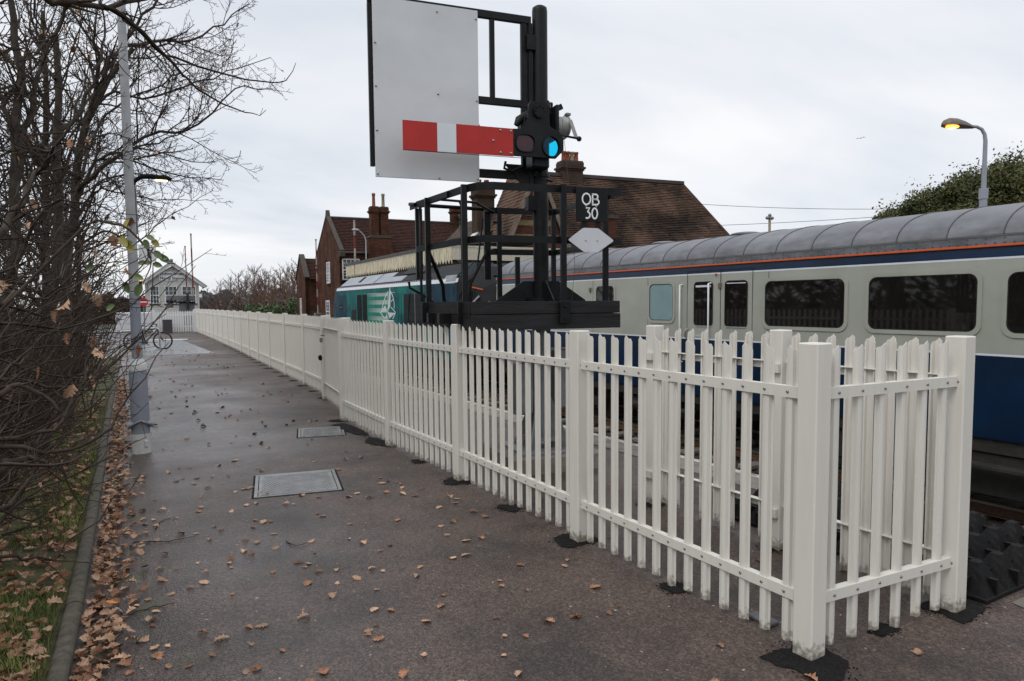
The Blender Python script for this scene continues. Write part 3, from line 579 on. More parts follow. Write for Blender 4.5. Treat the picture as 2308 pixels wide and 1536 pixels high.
# ------------------------------------------------------------------ semaphore signal, built in its own frame: x = right along the arm, y = away, z = up
SM = Vector((4.125, 6.344, 0)); SAZ = 10.0
def sgn_thing(name, label, cat, group=None): return thing(name, label, cat, SM, SAZ, group)
def build_signal():
    S_ = sgn_thing('semaphore_signal', 'black railway semaphore signal post with red and white arm, white sighting board and railed platform', 'signal')
    K = M_['black']
    b = MB(); b.tube([(0, 0, 1.5), (0, 0, 4.80), (0, 0, 4.835), (0, 0, 4.855)], [.083, .081, .076, .045], 24); b.build('mast', K, S_)
    b = MB(); b.cyl((0, 0, .28), (0, 0, 1.50), .10, 20); b.cyl((0, 0, .27), (0, 0, .31), .22, 20); b.build('mast_base', M_['greymetal'], S_)
    b = MB(); b.box((-.52, -.5, 0), (.52, .5, .16)); b.build('foundation', M_['concrete'], S_)
    b = MB(); b.cbox((-.36, -.36, .161), (.36, .36, .19), .005); b.build('base_plate', M_['greymetal'], S_)
    for k in range(4):
        a = k * pi / 2 + pi / 4; M = Matrix.Rotation(a, 4, 'Z')
        b = MB(); b.prism([(.08, .191), (.34, .191), (.10, .75), (.08, .75)], 'y', -.008, .008, M); b.build('base_web', M_['greymetal'], S_)
    b = MB(); b.cbox((.12, -.12, .6), (.42, .16, 1.25), .02); b.build('motor_box', M_['greymetal'], S_)
    b = MB(); b.cbox((-.34, -.1, .55), (-.13, .14, 1.12), .02); b.build('cable_box', M_['greymetal'], S_)
    # collar and gussets on the deck
    b = MB(); b.cyl((0, 0, 1.762), (0, 0, 1.80), .17, 24); b.tube([(0, 0, 1.80), (0, 0, 1.98)], .097, 24); b.build('collar', K, S_)
    for k in range(4):
        M = Matrix.Rotation(k * pi / 2 + radians(-8), 4, 'Z')
        b = MB(); b.prism([(.098, 1.762), (.50, 1.762), (.50, 1.775), (.20, 1.98), (.098, 1.98)], 'y', -.006, .006, M); b.build('gusset', K, S_)
    # deck: joists, boards and fascia
    A, B, C, D = (-.93, -.72), (.53, -.72), (.53, .90), (-1.20, .88)
    for i in range(11):
        y0 = -.70 + i * .145; xl = -.93 - (y0 + .72) * .119
        b = MB(); b.box((xl, y0, 1.715), (.50, y0 + .137, 1.745)); b.build('deck_board', M_['blackwood'], S_)
    for z0, z1, e in ((1.642, 1.762, .0), (1.492, 1.636, .004)):
        b = MB(); b.cbox((-1.02 - e, -.765 - e, z0), (.535 + e, -.725, z1), .003); b.build('fascia_board', M_['blackwood'], S_)
        b = MB(); b.bar((-1.0, -.70, (z0 + z1) / 2), (-1.16, .64, (z0 + z1) / 2), .04, z1 - z0); b.build('fascia_board', M_['blackwood'], S_)
        b = MB(); b.cbox((.495, -.72, z0), (.535, .90, z1), .003); b.build('fascia_board', M_['blackwood'], S_)
    b = MB(); b.bar((-1.2, -.2, 1.60), (.49, -.2, 1.60), .08, .1); b.build('joist', K, S_); b = MB(); b.bar((-1.2, .25, 1.60), (.49, .25, 1.60), .08, .1); b.build('joist', K, S_)
    # guard rails (flat bar), rounded near-left corner
    def rail(z, h, path, name='guard_rail'):
        b = MB()
        for p, q in zip(path, path[1:]):
            p = Vector((*p, z)); q = Vector((*q, z)); d = (q - p).normalized(); b.bar(p - d * .0, q + d * .004, .012, h)
        b.build(name, K, S_)
    corner = [(-1.183, .755), (-1.12, .38), (-1.00, -.36), (-.965, -.52), (-.925, -.62), (-.86, -.685), (-.78, -.715), (.555, -.735)]
    for z, h in ((2.845, .072), (2.355, .066)):
        rail(z, h, corner); rail(z, h, [(.56, -.735), (.552, .91)]); rail(z, h, [(.548, .915), (-.26, .955)])
    b = MB(); b.tube([(-1.19, .76, 2.85), (-1.22, .9, 2.87), (-1.15, 1.0, 2.88), (-.95, 1.02, 2.88), (-.32, .98, 2.86)], .022, 8); b.build('ladder_hoop', K, S_)
    rail(2.845, .06, [(-1.06, -.1), (-1.14, .5), (-1.2, .98)])
    # stanchions with clamp plates on the fascia
    def stan(x, y, nx, ny, z1=2.88, low=1.56):
        b = MB(); b.cbox((x - .028, y - .01, low), (x + .028, y + .03, z1), .003); b.build('stanchion', K, S_)
        if nx or ny:
            b = MB(); cx, cy = x + nx * .03 - (.03 if y > -.6 else 0), y + ny * .03
            b.cbox((cx - .05, cy - .022, 1.545), (cx + .06, cy + .012, 1.765), .006); b.cbox((cx - .012, cy - .036, 1.70), (cx + .012, cy - .023, 1.722), .003); b.cbox((cx - .012, cy - .036, 1.58), (cx + .012, cy - .023, 1.602), .003)
            b.build('clamp_plate', K, S_)
    stan(-1.005, -.50, -.05, 0); stan(-.10, -.80, -.05, -.2); stan(-1.135, .43, -.05, 0); stan(.54, -.46, 0, 0); stan(.535, .86, 0, 0); stan(-.14, .93, 0, 0); stan(.09, .93, 0, 0, 2.3)
    # access ladder and its hand rails behind the deck
    for x in (-.27, -1.10):
        b = MB(); b.cbox((x - .038, .98, 2.03), (x + .038, 1.03, 2.84), .004); b.build('ladder_channel', K, S_)
    b = MB(); b.tube([(-.20, .93, 2.82), (-.30, .93, 2.86), (-.42, .95, 2.93), (-.9, .97, 2.95), (-1.0, .9, 2.9), (-1.13, .8, 2.82), (-1.13, .8, 1.77)], .015, 8); b.build('hand_rail', K, S_)
    b = MB(); b.tube([(-.62, .95, 2.93), (-.60, .95, 2.88), (-.60, .95, 1.77)], .016, 8); b.build('hand_rail', K, S_)
    b = MB(); b.tube([(-1.12, .5, 2.33), (-.9, .72, 1.95), (-.88, .75, 1.77)], .022, 8); b.build('brace', K, S_)
    b = MB(); b.tube([(-.30, .95, 2.35), (-.50, .95, 1.98), (-.52, .95, 1.77)], .018, 8); b.build('brace', K, S_)
    b = MB(); b.tube([(-.33, .97, 2.75), (-.42, .97, 2.1), (-.60, .97, 1.93), (-.64, .97, 1.80)], .011, 8); b.build('cable_loop', K, S_)
    b = MB(); b.tube([(-1.25, .9, 2.0), (-1.24, .9, 1.93), (-1.0, .9, 1.80), (-.97, .9, 1.76)], .016, 8); b.build('cable_loop', K, S_)
    b = MB()
    for k in range(5): b.box((-.20, .99, 2.06 + k * .16), (-.13, 1.02, 2.08 + k * .16))
    b.build('ladder_rungs', K, S_, kind='stuff')
    # sighting board and its frame
    b = MB(); b.cbox((-1.76, -.030, 2.992), (-.695, -.012, 4.705), .002); b.build('sighting_board', M_['board'], S_)
    for x, z in ((-1.12, 4.64), (-1.74, 4.27), (-1.12, 3.84), (-1.74, 3.86), (-1.74, 3.44), (-.715, 4.62), (-.715, 3.81), (-1.74, 3.02), (-1.12, 3.01), (-.715, 3.02)):
        b = MB(); b.ball((x, -.034, z), .011, 8, 4, (1, .5, 1)); b.build('bolt', M_['steel'], S_)
    for a, c in (((-1.80, -.01, 4.66), (-.10, .04, 4.735)), ((-.75, -.01, 3.80), (-.10, .04, 3.87)), ((-.72, -.01, 3.05), (-.08, .04, 3.135)), ((-1.80, .0, 3.1), (-1.755, .05, 4.66)), ((-.135, -.03, 3.0), (-.095, .06, 4.66)), ((-.21, -.005, 3.14), (-.14, .04, 4.66)), ((-.555, -.005, 3.87), (-.505, .035, 4.66)), ((-.72, 0, 3.14), (-.69, .04, 4.66))):
        b = MB(); b.cbox(a, c, .003); b.build('board_frame', K, S_)
    for z in (4.30, 4.25): pass
    for z0 in (4.38, 2.72):
        b = MB(); b.cbox((-.16, -.05, z0), (-.06, .05, z0 + .16), .006); b.build('frame_bracket', K, S_)
    b = MB(); b.prism([(-.69, 3.44), (-.69, 3.60), (-.60, 3.44)], 'y', .0, .03); b.build('frame_web', K, S_)
    b = MB(); b.prism([(-.40, 3.20), (-.05, 3.20), (-.05, 2.95), (-.17, 2.95)], 'y', -.02, .02); b.build('bracket_web', K, S_)
    b = MB(); b.tube([(-.44, -.12, 3.20), (-.46, -.13, 3.13), (-.38, -.14, 3.10), (-.25, -.13, 3.16)], .014, 7); b.build('cable_loop', K, S_)
    # arm: red, white band, red; held in front of the mast
    Y0 = -.36
    t = MB(); t.box((-1.555, Y0, 3.20), (-1.223, Y0 + .012, 3.473)); t.build('arm_tip', M_['red'], S_)
    t = MB(); t.box((-1.222, Y0, 3.2025), (-1.034, Y0 + .012, 3.472)); t.build('arm_band', M_['armwhite'], S_)
    t = MB(); t.box((-1.033, Y0, 3.205), (-.446, Y0 + .012, 3.476)); t.build('arm_root', M_['red'], S_)
    t = MB(); t.box((-1.553, Y0 + .0125, 3.197), (-.30, Y0 + .022, 3.201)); t.box((-1.0, Y0 + .013, 3.23), (-.3, Y0 + .03, 3.45)); t.build('arm_backing', K, S_)
    for x, z in ((-.58, 3.45), (-.47, 3.45), (-.655, 3.345), (-.58, 3.235), (-.47, 3.235)):
        b = MB(); b.ball((x, Y0 - .002, z), .013, 8, 4, (1, .6, 1)); b.build('bolt', M_['steel'], S_)
    # spectacle plate with two lens openings (true holes through the plate)
    from math import atan2
    outline = [(-.445, 3.215), (.02, 3.215), (.105, 3.30), (.105, 3.42), (.055, 3.49), (.02, 3.50), (-.045, 3.53), (-.055, 3.72), (-.09, 3.765), (-.25, 3.765), (-.275, 3.73), (-.285, 3.60), (-.32, 3.52), (-.36, 3.482), (-.445, 3.478)]
    def plate_with_holes(name, outl, holes, y0, y1, m):
        cu = bpy.data.curves.new(name, 'CURVE'); cu.dimensions = '2D'; cu.fill_mode = 'BOTH'; cu.extrude = (y1 - y0) / 2
        for lp in [outl] + holes:
            sp = cu.splines.new('POLY'); sp.points.add(len(lp) - 1); sp.use_cyclic_u = True
            for i, (x, z) in enumerate(lp): sp.points[i].co = (x, z, 0, 1)
        o = bpy.data.objects.new(name, cu); COL.objects.link(o)
        me = bpy.data.meshes.new_from_object(o.evaluated_get(bpy.context.evaluated_depsgraph_get())); bpy.data.objects.remove(o)
        me.transform(Matrix.Translation((0, (y0 + y1) / 2, 0)) @ Matrix.Rotation(pi / 2, 4, 'X')); me.materials.clear(); me.materials.append(m)
        return inst(name, me, S_)
    def oval(cx, cz, rx, rz, n=32, p=2.0):
        return [(cx + rx * abs(cos(a)) ** (2 / p) * (1 if cos(a) > 0 else -1), cz + rz * abs(sin(a)) ** (2 / p) * (1 if sin(a) > 0 else -1)) for a in [2 * pi * k / n for k in range(n)]]
    h1, h2 = oval(-.315, 3.345, .098, .082, p=2.6), oval(-.035, 3.33, .088, .098)
    plate_with_holes('spectacle_plate', outline, [h1, h2], Y0 + .0, Y0 + .03, K)
    plate_with_holes('lens_rim', oval(-.315, 3.345, .108, .092, p=2.6), [h1], Y0 - .016, Y0 - .001, K)
    plate_with_holes('lens_rim', oval(-.035, 3.33, .098, .108), [h2], Y0 - .016, Y0 - .001, K)
    b = MB(); b.prism(oval(-.315, 3.345, .0975, .0815, p=2.6), 'y', Y0 + .006, Y0 + .012); b.build('red_lens', M_['redglass'], S_)
    b = MB(); b.prism(oval(-.035, 3.33, .0875, .0975), 'y', Y0 + .006, Y0 + .010); b.build('blue_green_lens', M_['cyan'], S_)
    b = MB(); b.cyl((-.165, Y0 - .02, 3.665), (-.165, -.05, 3.665), .048, 18); b.cyl((-.165, Y0 - .03, 3.665), (-.165, Y0 - .001, 3.665), .066, 24); b.build('pivot', K, S_)
    for k in range(8):
        a = 2 * pi * k / 8; b = MB(); b.cyl((-.165 + .048 * cos(a), Y0 - .04, 3.665 + .048 * sin(a)), (-.165 + .048 * cos(a), Y0 - .031, 3.665 + .048 * sin(a)), .008, 6); b.build('bolt', K, S_)
    # lamp, bearings, motor and linkage round the mast
    b = MB(); b.cyl((0, 0, 3.80), (0, 0, 3.835), .115, 24); b.cyl((0, 0, 3.52), (0, 0, 3.80), .09, 24); b.build('mast_clamp', K, S_)
    b = MB(); b.cyl((0, 0, 3.08), (0, 0, 3.11), .10, 24); b.cyl((.02, -.06, 3.05), (.11, -.06, 3.04), .014, 8); b.build('mast_clamp', K, S_)
    b = MB(); b.tube([(-.09, -.05, 3.74), (-.20, -.18, 3.68), (-.33, -.22, 3.60), (-.36, -.22, 3.55)], [.045, .05, .045, .025], 12); b.cbox((-.31, -.26, 3.47), (-.1, -.1, 3.66), .03); b.build('lamp_bracket', K, S_)
    b = MB(); b.cbox((-.21, -.30, 3.12), (-.02, -.10, 3.42), .02); b.cyl((-.12, -.2, 3.42), (-.12, -.2, 3.47), .05, 12); b.build('lamp_case', K, S_)
    b = MB(); b.cbox((.085, -.22, 3.45), (.125, .10, 3.80), .01); b.bar((.0, -.02, 3.72), (.21, -.1, 3.82), .05, .05); b.build('motor_mount', K, S_)
    b = MB(); b.tube([(.10, .03, 3.86), (.15, .03, 3.86)], .03, 10); b.tube([(.06, -.03, 3.84), (.06, -.03, 3.88)], .03, 10); b.build('cable_gland', K, S_)
    b = MB(); b.cyl((.128, -.06, 3.62), (.275, -.06, 3.62), .10, 24); b.cyl((.275, -.06, 3.62), (.285, -.06, 3.62), .112, 24); b.cbox((.18, -.10, 3.49), (.27, -.02, 3.56), .01); b.build('signal_motor', M_['steel2'], S_)
    b = MB(); b.cbox((.265, -.09, 3.735), (.32, -.03, 3.765), .006); b.bar((.24, -.06, 3.72), (.27, -.06, 3.75), .02, .01); b.build('junction_box', M_['greymetal'], S_)
    b = MB(); b.bar((.262, -.19, 3.66), (.33, -.20, 3.475), .012, .035); b.build('crank', M_['steel'], S_)
    b = MB(); b.cyl((.02, -.27, 3.485), (.34, -.23, 3.465), .012, 8); b.ball((.345, -.23, 3.463), .028, 10, 6); b.ball((.0, -.27, 3.487), .024, 10, 6); b.build('link_rod', K, S_)
    b = MB(); b.tube([(.075, Y0 - .03, 3.62), (.078, -.52, 3.0), (.075, -.65, 2.3), (.065, -.70, 2.1), (.03, -.70, 1.77)], .0022, 5); b.build('wire', M_['cable'], S_)
    # identity plate and diamond sign on the front rail
    b = MB(); b.cbox((.045, -.775, 2.535), (.39, -.762, 2.872), .004); b.build('identity_plate', K, S_)
    for x in (.11, .265):
        b = MB(); b.box((x, -.760, 2.25), (x + .055, -.752, 2.6)); b.build('sign_strap', K, S_)
    hx = [(-.045, 2.352), (-.03, 2.34), (.115, 2.243), (.13, 2.24), (.265, 2.24), (.28, 2.243), (.437, 2.345), (.445, 2.356), (.437, 2.367), (.285, 2.468), (.27, 2.473), (.125, 2.473), (.11, 2.468), (-.035, 2.364)]
    b = MB(); b.prism(hx, 'y', -.79, -.778); d = b.build('diamond_sign', M_['board'], S_, label='blank pale hexagonal diamond shaped sign')
    for x in (.14, .265):
        b = MB(); b.ball((x, -.793, 2.352), .007, 8, 4); b.build('bolt', M_['steel'], S_)
    # OB 30 lettering as flat strokes
    def stroke(b, pts, w, closed=False):
        n = len(pts); P = [Vector((x, 0, z)) for x, z in pts]; L, R = [], []
        for i in range(n):
            a = P[i - 1] if (i or closed) else P[i]; c = P[(i + 1) % n] if (i < n - 1 or closed) else P[i]
            t = (c - a).normalized(); nn = Vector((-t.z, 0, t.x)) * w / 2; L.append(P[i] + nn); R.append(P[i] - nn)
        vs = [(p.x, -.777, p.z) for p in L + R]; m = n if closed else n - 1
        b.add(vs, [(i, (i + 1) % n, n + (i + 1) % n, n + i) for i in range(m)])
    def arc(cx, cz, rx, rz, a0, a1, n=16): return [(cx + rx * cos(radians(a0 + (a1 - a0) * k / n)), cz + rz * sin(radians(a0 + (a1 - a0) * k / n))) for k in range(n + 1)]
    w = .0155
    b = MB(); stroke(b, arc(.155, 2.755, .044, .053, 0, 360, 30)[:-1], w, True)
    zt, zb = 2.803, 2.703
    stroke(b, [(.222, zb), (.222, zt)], w)
    stroke(b, [(.215, zt), (.255, zt)] + arc(.255, zt - .0235, .0235, .0235, 90, -90, 10)[1:] + [(.222, zt - .047)], w)
    stroke(b, [(.222, zb + .053), (.262, zb + .053)] + arc(.262, zb + .0265, .029, .0265, 90, -90, 10)[1:] + [(.215, zb)], w)
    stroke(b, [(.148, 2.669), (.190, 2.669), (.166, 2.634)] + arc(.162, 2.601, .031, .031, 78, -120, 14)[0:], w)
    stroke(b, arc(.245, 2.618, .029, .050, 0, 360, 28)[:-1], w, True)
    stroke(b, arc(.150, 2.69, .003, .003, 0, 360, 8)[:-1], .005, True); stroke(b, arc(.262, 2.685, .003, .003, 0, 360, 8)[:-1], .005, True)
    b.build('lettering', M_['sign'], S_)
build_signal()

# ------------------------------------------------------------------ blue and grey coach (frame: x into the coach, y along the track, side face at x=0)
def rrect(cx, cy, w, h, r, n=6):
    pts = []
    for sx, sy, a0 in ((1, 1, 0), (-1, 1, 90), (-1, -1, 180), (1, -1, 270)):
        for k in range(n + 1):
            a = radians(a0 + 90 * k / n); pts.append((cx + sx * (w / 2 - r) + r * cos(a), cy + sy * (h / 2 - r) + r * sin(a)))
    return pts
def ring(b, outer, inner, x0, x1):     # frame between two outlines in the y-z plane, from x0 (outside) to x1
    n = len(outer)
    vs = [(x0, *p) for p in outer] + [(x0, *p) for p in inner] + [(x1, *p) for p in outer] + [(x1, *p) for p in inner]
    fs = []
    for i in range(n):
        j = (i + 1) % n; fs += [(i, j, n + j, n + i), (i, 2*n + i, 2*n + j, j), (n + i, n + j, 3*n + j, 3*n + i)]
    b.add(vs, fs)
def window(root, cy, cz, w, h, r, x=0., fr=.055, gl='glass', lip=.016, paint='bgrey'):
    b = MB(); o, i = rrect(cy, cz, w + 2 * fr, h + 2 * fr, r + fr * .7), rrect(cy, cz, w, h, r); ring(b, o, i, x - lip, x + .0)
    f = b.build('window_frame', M_[paint], root)
    b = MB(); ring(b, rrect(cy, cz, w - .002, h - .002, r), rrect(cy, cz, w - .026, h - .026, r - .01), x - lip * .7, x - .001); b.build('seal', M_['rubberseal'], f)
    b = MB(); b.prism(rrect(cy, cz, w - .024, h - .024, r - .01), 'x', x - .006, x - .001); b.build('pane', M_[gl], f)
    return f
def build_coach():
    C = thing('railway_coach', 'blue and pale grey railway coach with grey ribbed roof and orange line', 'railway coach', (9.31, 4.0, 0), .6)
    y0, y1 = -7.4, 12.80
    W = 2.76; cz, a, bb = 2.44, W / 2 - .035, .56
    side = [(.10, .02), (.045, .25), (.012, .60), (0, 1.05), (0, 1.9), (.012, 2.25), (.035, 2.44)]
    arc = [(W / 2 - a * cos(pi * k / 28), cz + bb * sin(pi * k / 28) ** .86) for k in range(29)]
    full = side + arc[1:-1] + [(W - x, z) for x, z in reversed(side)]
    ins = [((x - W/2) * .994 + W/2, z - .004 if z > 1 else z + .004) for x, z in full]
    b = MB(); b.prism([(x, z) for x, z in ins], 'y', y0, y1 - .002); b.build('body', M_['bgrey'], C)
    def zx(z):
        for (xa, za), (xb, zb) in zip(side, side[1:]):
            if za <= z <= zb: return xa + (xb - xa) * (z - za) / (zb - za)
        return .035
    def band(name, z0, z1, m, off, ya=y0, yb=y1):
        zs = [z0] + [z for x, z in side if z0 < z < z1] + [z1]; b = MB(); b.smooth = True
        vs = []
        for z in zs: vs += [(zx(z) - off, ya, z), (zx(z) - off, yb, z)]
        b.add(vs, [(2*i, 2*i+2, 2*i+3, 2*i+1) for i in range(len(zs) - 1)])
        b.smooth = False
        n = len(zs); vs2 = []
        for z in zs: vs2 += [(zx(z) + .02, yb, z), (zx(z) - off, yb, z)]
        b.add(vs2, [(2*i, 2*i+1, 2*i+3, 2*i+2) for i in range(n - 1)])
        return b.build(name, M_[m], C)
    band('lower_panel', .02, 1.055, 'blue', .002); band('lining', 1.055, 1.082, 'stripe', .004); band('waist_panel', 1.083, 2.222, 'bgrey', .0015, y0, y1 - .03)
    band('lining', 2.222, 2.248, 'stripe', .004); band('upper_panel', 2.249, 2.372, 'blue', .002)
    b = MB(); b.cbox((-.006, y0, 2.374), (.03, y1, 2.402), .004); b.build('cantrail_stripe', M_['orange'], C)
    b = MB(); b.bar((.012, y0, 2.445), (.012, y1, 2.445), .03, .085, (0, 0, 1)); b.build('gutter', M_['croof'], C)
    for s in (-1,):
        b = MB()
        for k in range(190):
            y = y1 - .1 - k * .105
            if y < y0: break
            b.box((-.009, y - .007, 2.412), (-.003, y + .007, 2.426)); 
            if k % 2: b.box((-.009, y - .006, 2.470), (-.003, y + .006, 2.481))
        b.build('rivets', M_['seam'], C, kind='stuff')
    # roof sheets with raised seams
    p = .66; k = 0; y = 12.80 - .02
    sh = MB(); sh.smooth = True
    arc2 = arc[1:-1]
    vs = []
    for x, z in arc2: vs += [(x, .004, z), (x, .33, z + .0015), (x, p - .004, z)]
    sh.add(vs, [q for i in range(len(arc2) - 1) for q in ((3*i, 3*i+1, 3*i+4, 3*i+3), (3*i+1, 3*i+2, 3*i+5, 3*i+4))])
    sh.smooth = False; sh = sh.mesh('roof_sheet', M_['croof'])
    sm = MB(); sm.tube([(x, 0, z + .002) for x, z in arc2], .009, 5); sm = sm.mesh('roof_seam', M_['seam'])
    while y - p > y0:
        inst('roof_sheet', sh, C, (0, y - p, 0)); inst('roof_seam', sm, C, (0, y - p, 0)); y -= p
    b = MB(); b.add([(x, y0, z - .03) for x, z in arc2] + [(x, y1 - .02, z - .03) for x, z in arc2], [(i, i + 1, len(arc2) + i + 1, len(arc2) + i) for i in range(len(arc2) - 1)]); b.build('roof_base', M_['seam'], C)
    for yy in (5.1, 7.3, 9.3):
        b = MB(); b.ball((W/2 - .25, yy, 2.985), .30, 14, 8, (1, 1, .17)); b.build('roof_vent', M_['croof'], C)
    # windows: (y centre, z centre, w, h, r)
    for cy in (-5.93, -4.16, -2.36, -.56, 1.19, 2.98):
        window(C, cy, 1.70, 1.42, .725, .11)
    window(C, 6.16, 1.735, .66, .70, .10, gl='milk')
    for cy in (7.92, 11.39): window(C, cy, 1.76, .62, .66, .10)
    # doors with their own glass
    for (cy, w, gw, lab) in ((4.30, .69, .47, None), (5.055, .80, .43, None)):
        d = MB(); d.prism(rrect(cy, 1.30, w, 1.95, .012, 1), 'x', -.006, -.002); 
        f = MB(); ring(f, rrect(cy, 1.30, w + .016, 2.0, .01, 1), rrect(cy, 1.30, w, 1.985, .01, 1), -.0055, -.0022); 
        g = f.build('door_gap', M_['rubberseal'], C)
        dd = MB(); dd.prism(rrect(cy, 1.70, gw, .77, .07), 'x', -.008, -.0052); q = dd.build('door_window', M_['glass'], C)
        e = MB(); ring(e, rrect(cy, 1.70, gw + .03, .80, .08), rrect(cy, 1.70, gw, .77, .07), -.013, -.003); e.build('seal', M_['rubberseal'], q)
        e = MB(); e.box((-.012, cy - gw/2 + .03, 2.0 if gw < .45 else 2.045), (-.0085, cy + gw/2 - .03, 2.035 if gw < .45 else 2.06)); e.build('sash_bar', M_['stripe'], q)
        e = MB(); e.box((-.018, cy - gw/2 + .02, 1.298), (-.003, cy + gw/2 - .02, 1.306)); e.build('sill', M_['stripe'], q)
    for yy, z0, z1 in ((5.585, .62, 2.06), (4.87, .62, 2.07), (4.0, .78, 1.22)):
        b = MB(); b.tube([(-.005, yy, z0), (-.07, yy, z0 + .01), (-.07, yy, z1 - .01), (-.005, yy, z1)], .016, 8); b.build('hand_rail', M_['white2'], C)
    for yy, zz in ((4.66, 2.02), (4.66, 1.17), (8.45, 2.02)):
        b = MB(); b.cbox((-.035, yy - .03, zz - .05), (-.002, yy + .03, zz + .05), .008); b.build('hinge', M_['barge'], C)
    b = MB(); b.tube([(-.01, 5.42, 1.24), (-.05, 5.44, 1.23), (-.055, 5.46, 1.12), (-.02, 5.46, 1.07)], .011, 6); b.build('door_handle', M_['steel'], C)
    b = MB(); b.ball((-.02, 4.75, 2.215), .022, 8, 5); b.build('door_lamp', M_['nored'], C)
    tm = text_mesh('Guard', .085, M_['stripe'], .0008); tm.transform(Matrix.Translation((-.0075, 5.16, 1.135)) @ Matrix.Rotation(radians(-90), 4, 'Z') @ Matrix.Rotation(radians(90), 4, 'X')); inst('lettering', tm, C)
    for yy in (6.55, 3.63, 8.36, -1.47):
        b = MB(); b.box((-.0028, yy - .003, 1.09), (-.0012, yy + .003, 2.22)); b.build('panel_joint', M_['rubberseal'], C)
    b = MB(); b.tube([(-.01, 12.55, 1.75), (-.03, 12.72, 1.62), (-.03, 12.78, 1.55)], .018, 6); b.build('end_handle', M_['stripe'], C)
    # underframe
    b = MB(); b.box((.14, y0, -.16), (W - .14, y1 - .1, .015)); b.build('solebar', M_['underframe'], C)
    for ya, yb, z0, x0 in ((-.6, 1.3, -.72, .18), (1.7, 2.7, -.62, .2), (3.1, 3.6, -.55, .24), (-2.6, -1.0, -.68, .2)):
        b = MB(); b.cbox((x0, ya, z0), (x0 + .8, yb, -.17), .02); b.build('equipment_case', M_['underframe'], C)
    for yy in (.2, 6.2, 11.0):
        b = MB(); b.bar((-.02, yy - .9, -.30), (-.02, yy + .9, -.30), .22, .035); b.build('footboard', M_['underframe'], C)
    b = MB(); b.cyl((.45, 5.9, -.35), (.45, 7.3, -.35), .22, 16); b.build('air_tank', M_['underframe'], C)
    for yc in (10.2, -5.0):
        g = MB(); g.cbox((.30, yc - 1.7, -.62), (.44, yc + 1.7, -.40), .02); g = g.build('bogie_frame', M_['underframe'], C)
        for yw in (yc - 1.3, yc + 1.3):
            for xw in (.60, W - .73):
                b = MB(); b.cyl((xw, yw, -.58), (xw + .13, yw, -.58), .455, 28); b.cyl((xw + .0, yw, -.58), (xw - .02, yw, -.58), .475, 28); b.build('wheel', M_['underframe'], C)
            b = MB(); b.cbox((.26, yw - .17, -.72), (.34, yw + .17, -.44), .03); b.build('axle_box', M_['underframe'], C)
            b = MB()
            b.tube([(.32 + .0, yw - .33 + .09 * cos(t * .9), -.66 + t * .008) for t in range(30)], .014, 5); b.build('spring', M_['underframe'], C)
    # end gangway
    b = MB(); b.cbox((.95, y1 - .01, .0), (W - .95, y1 + .28, 2.30), .02); b.build('gangway', M_['sooty'], C)
build_coach()

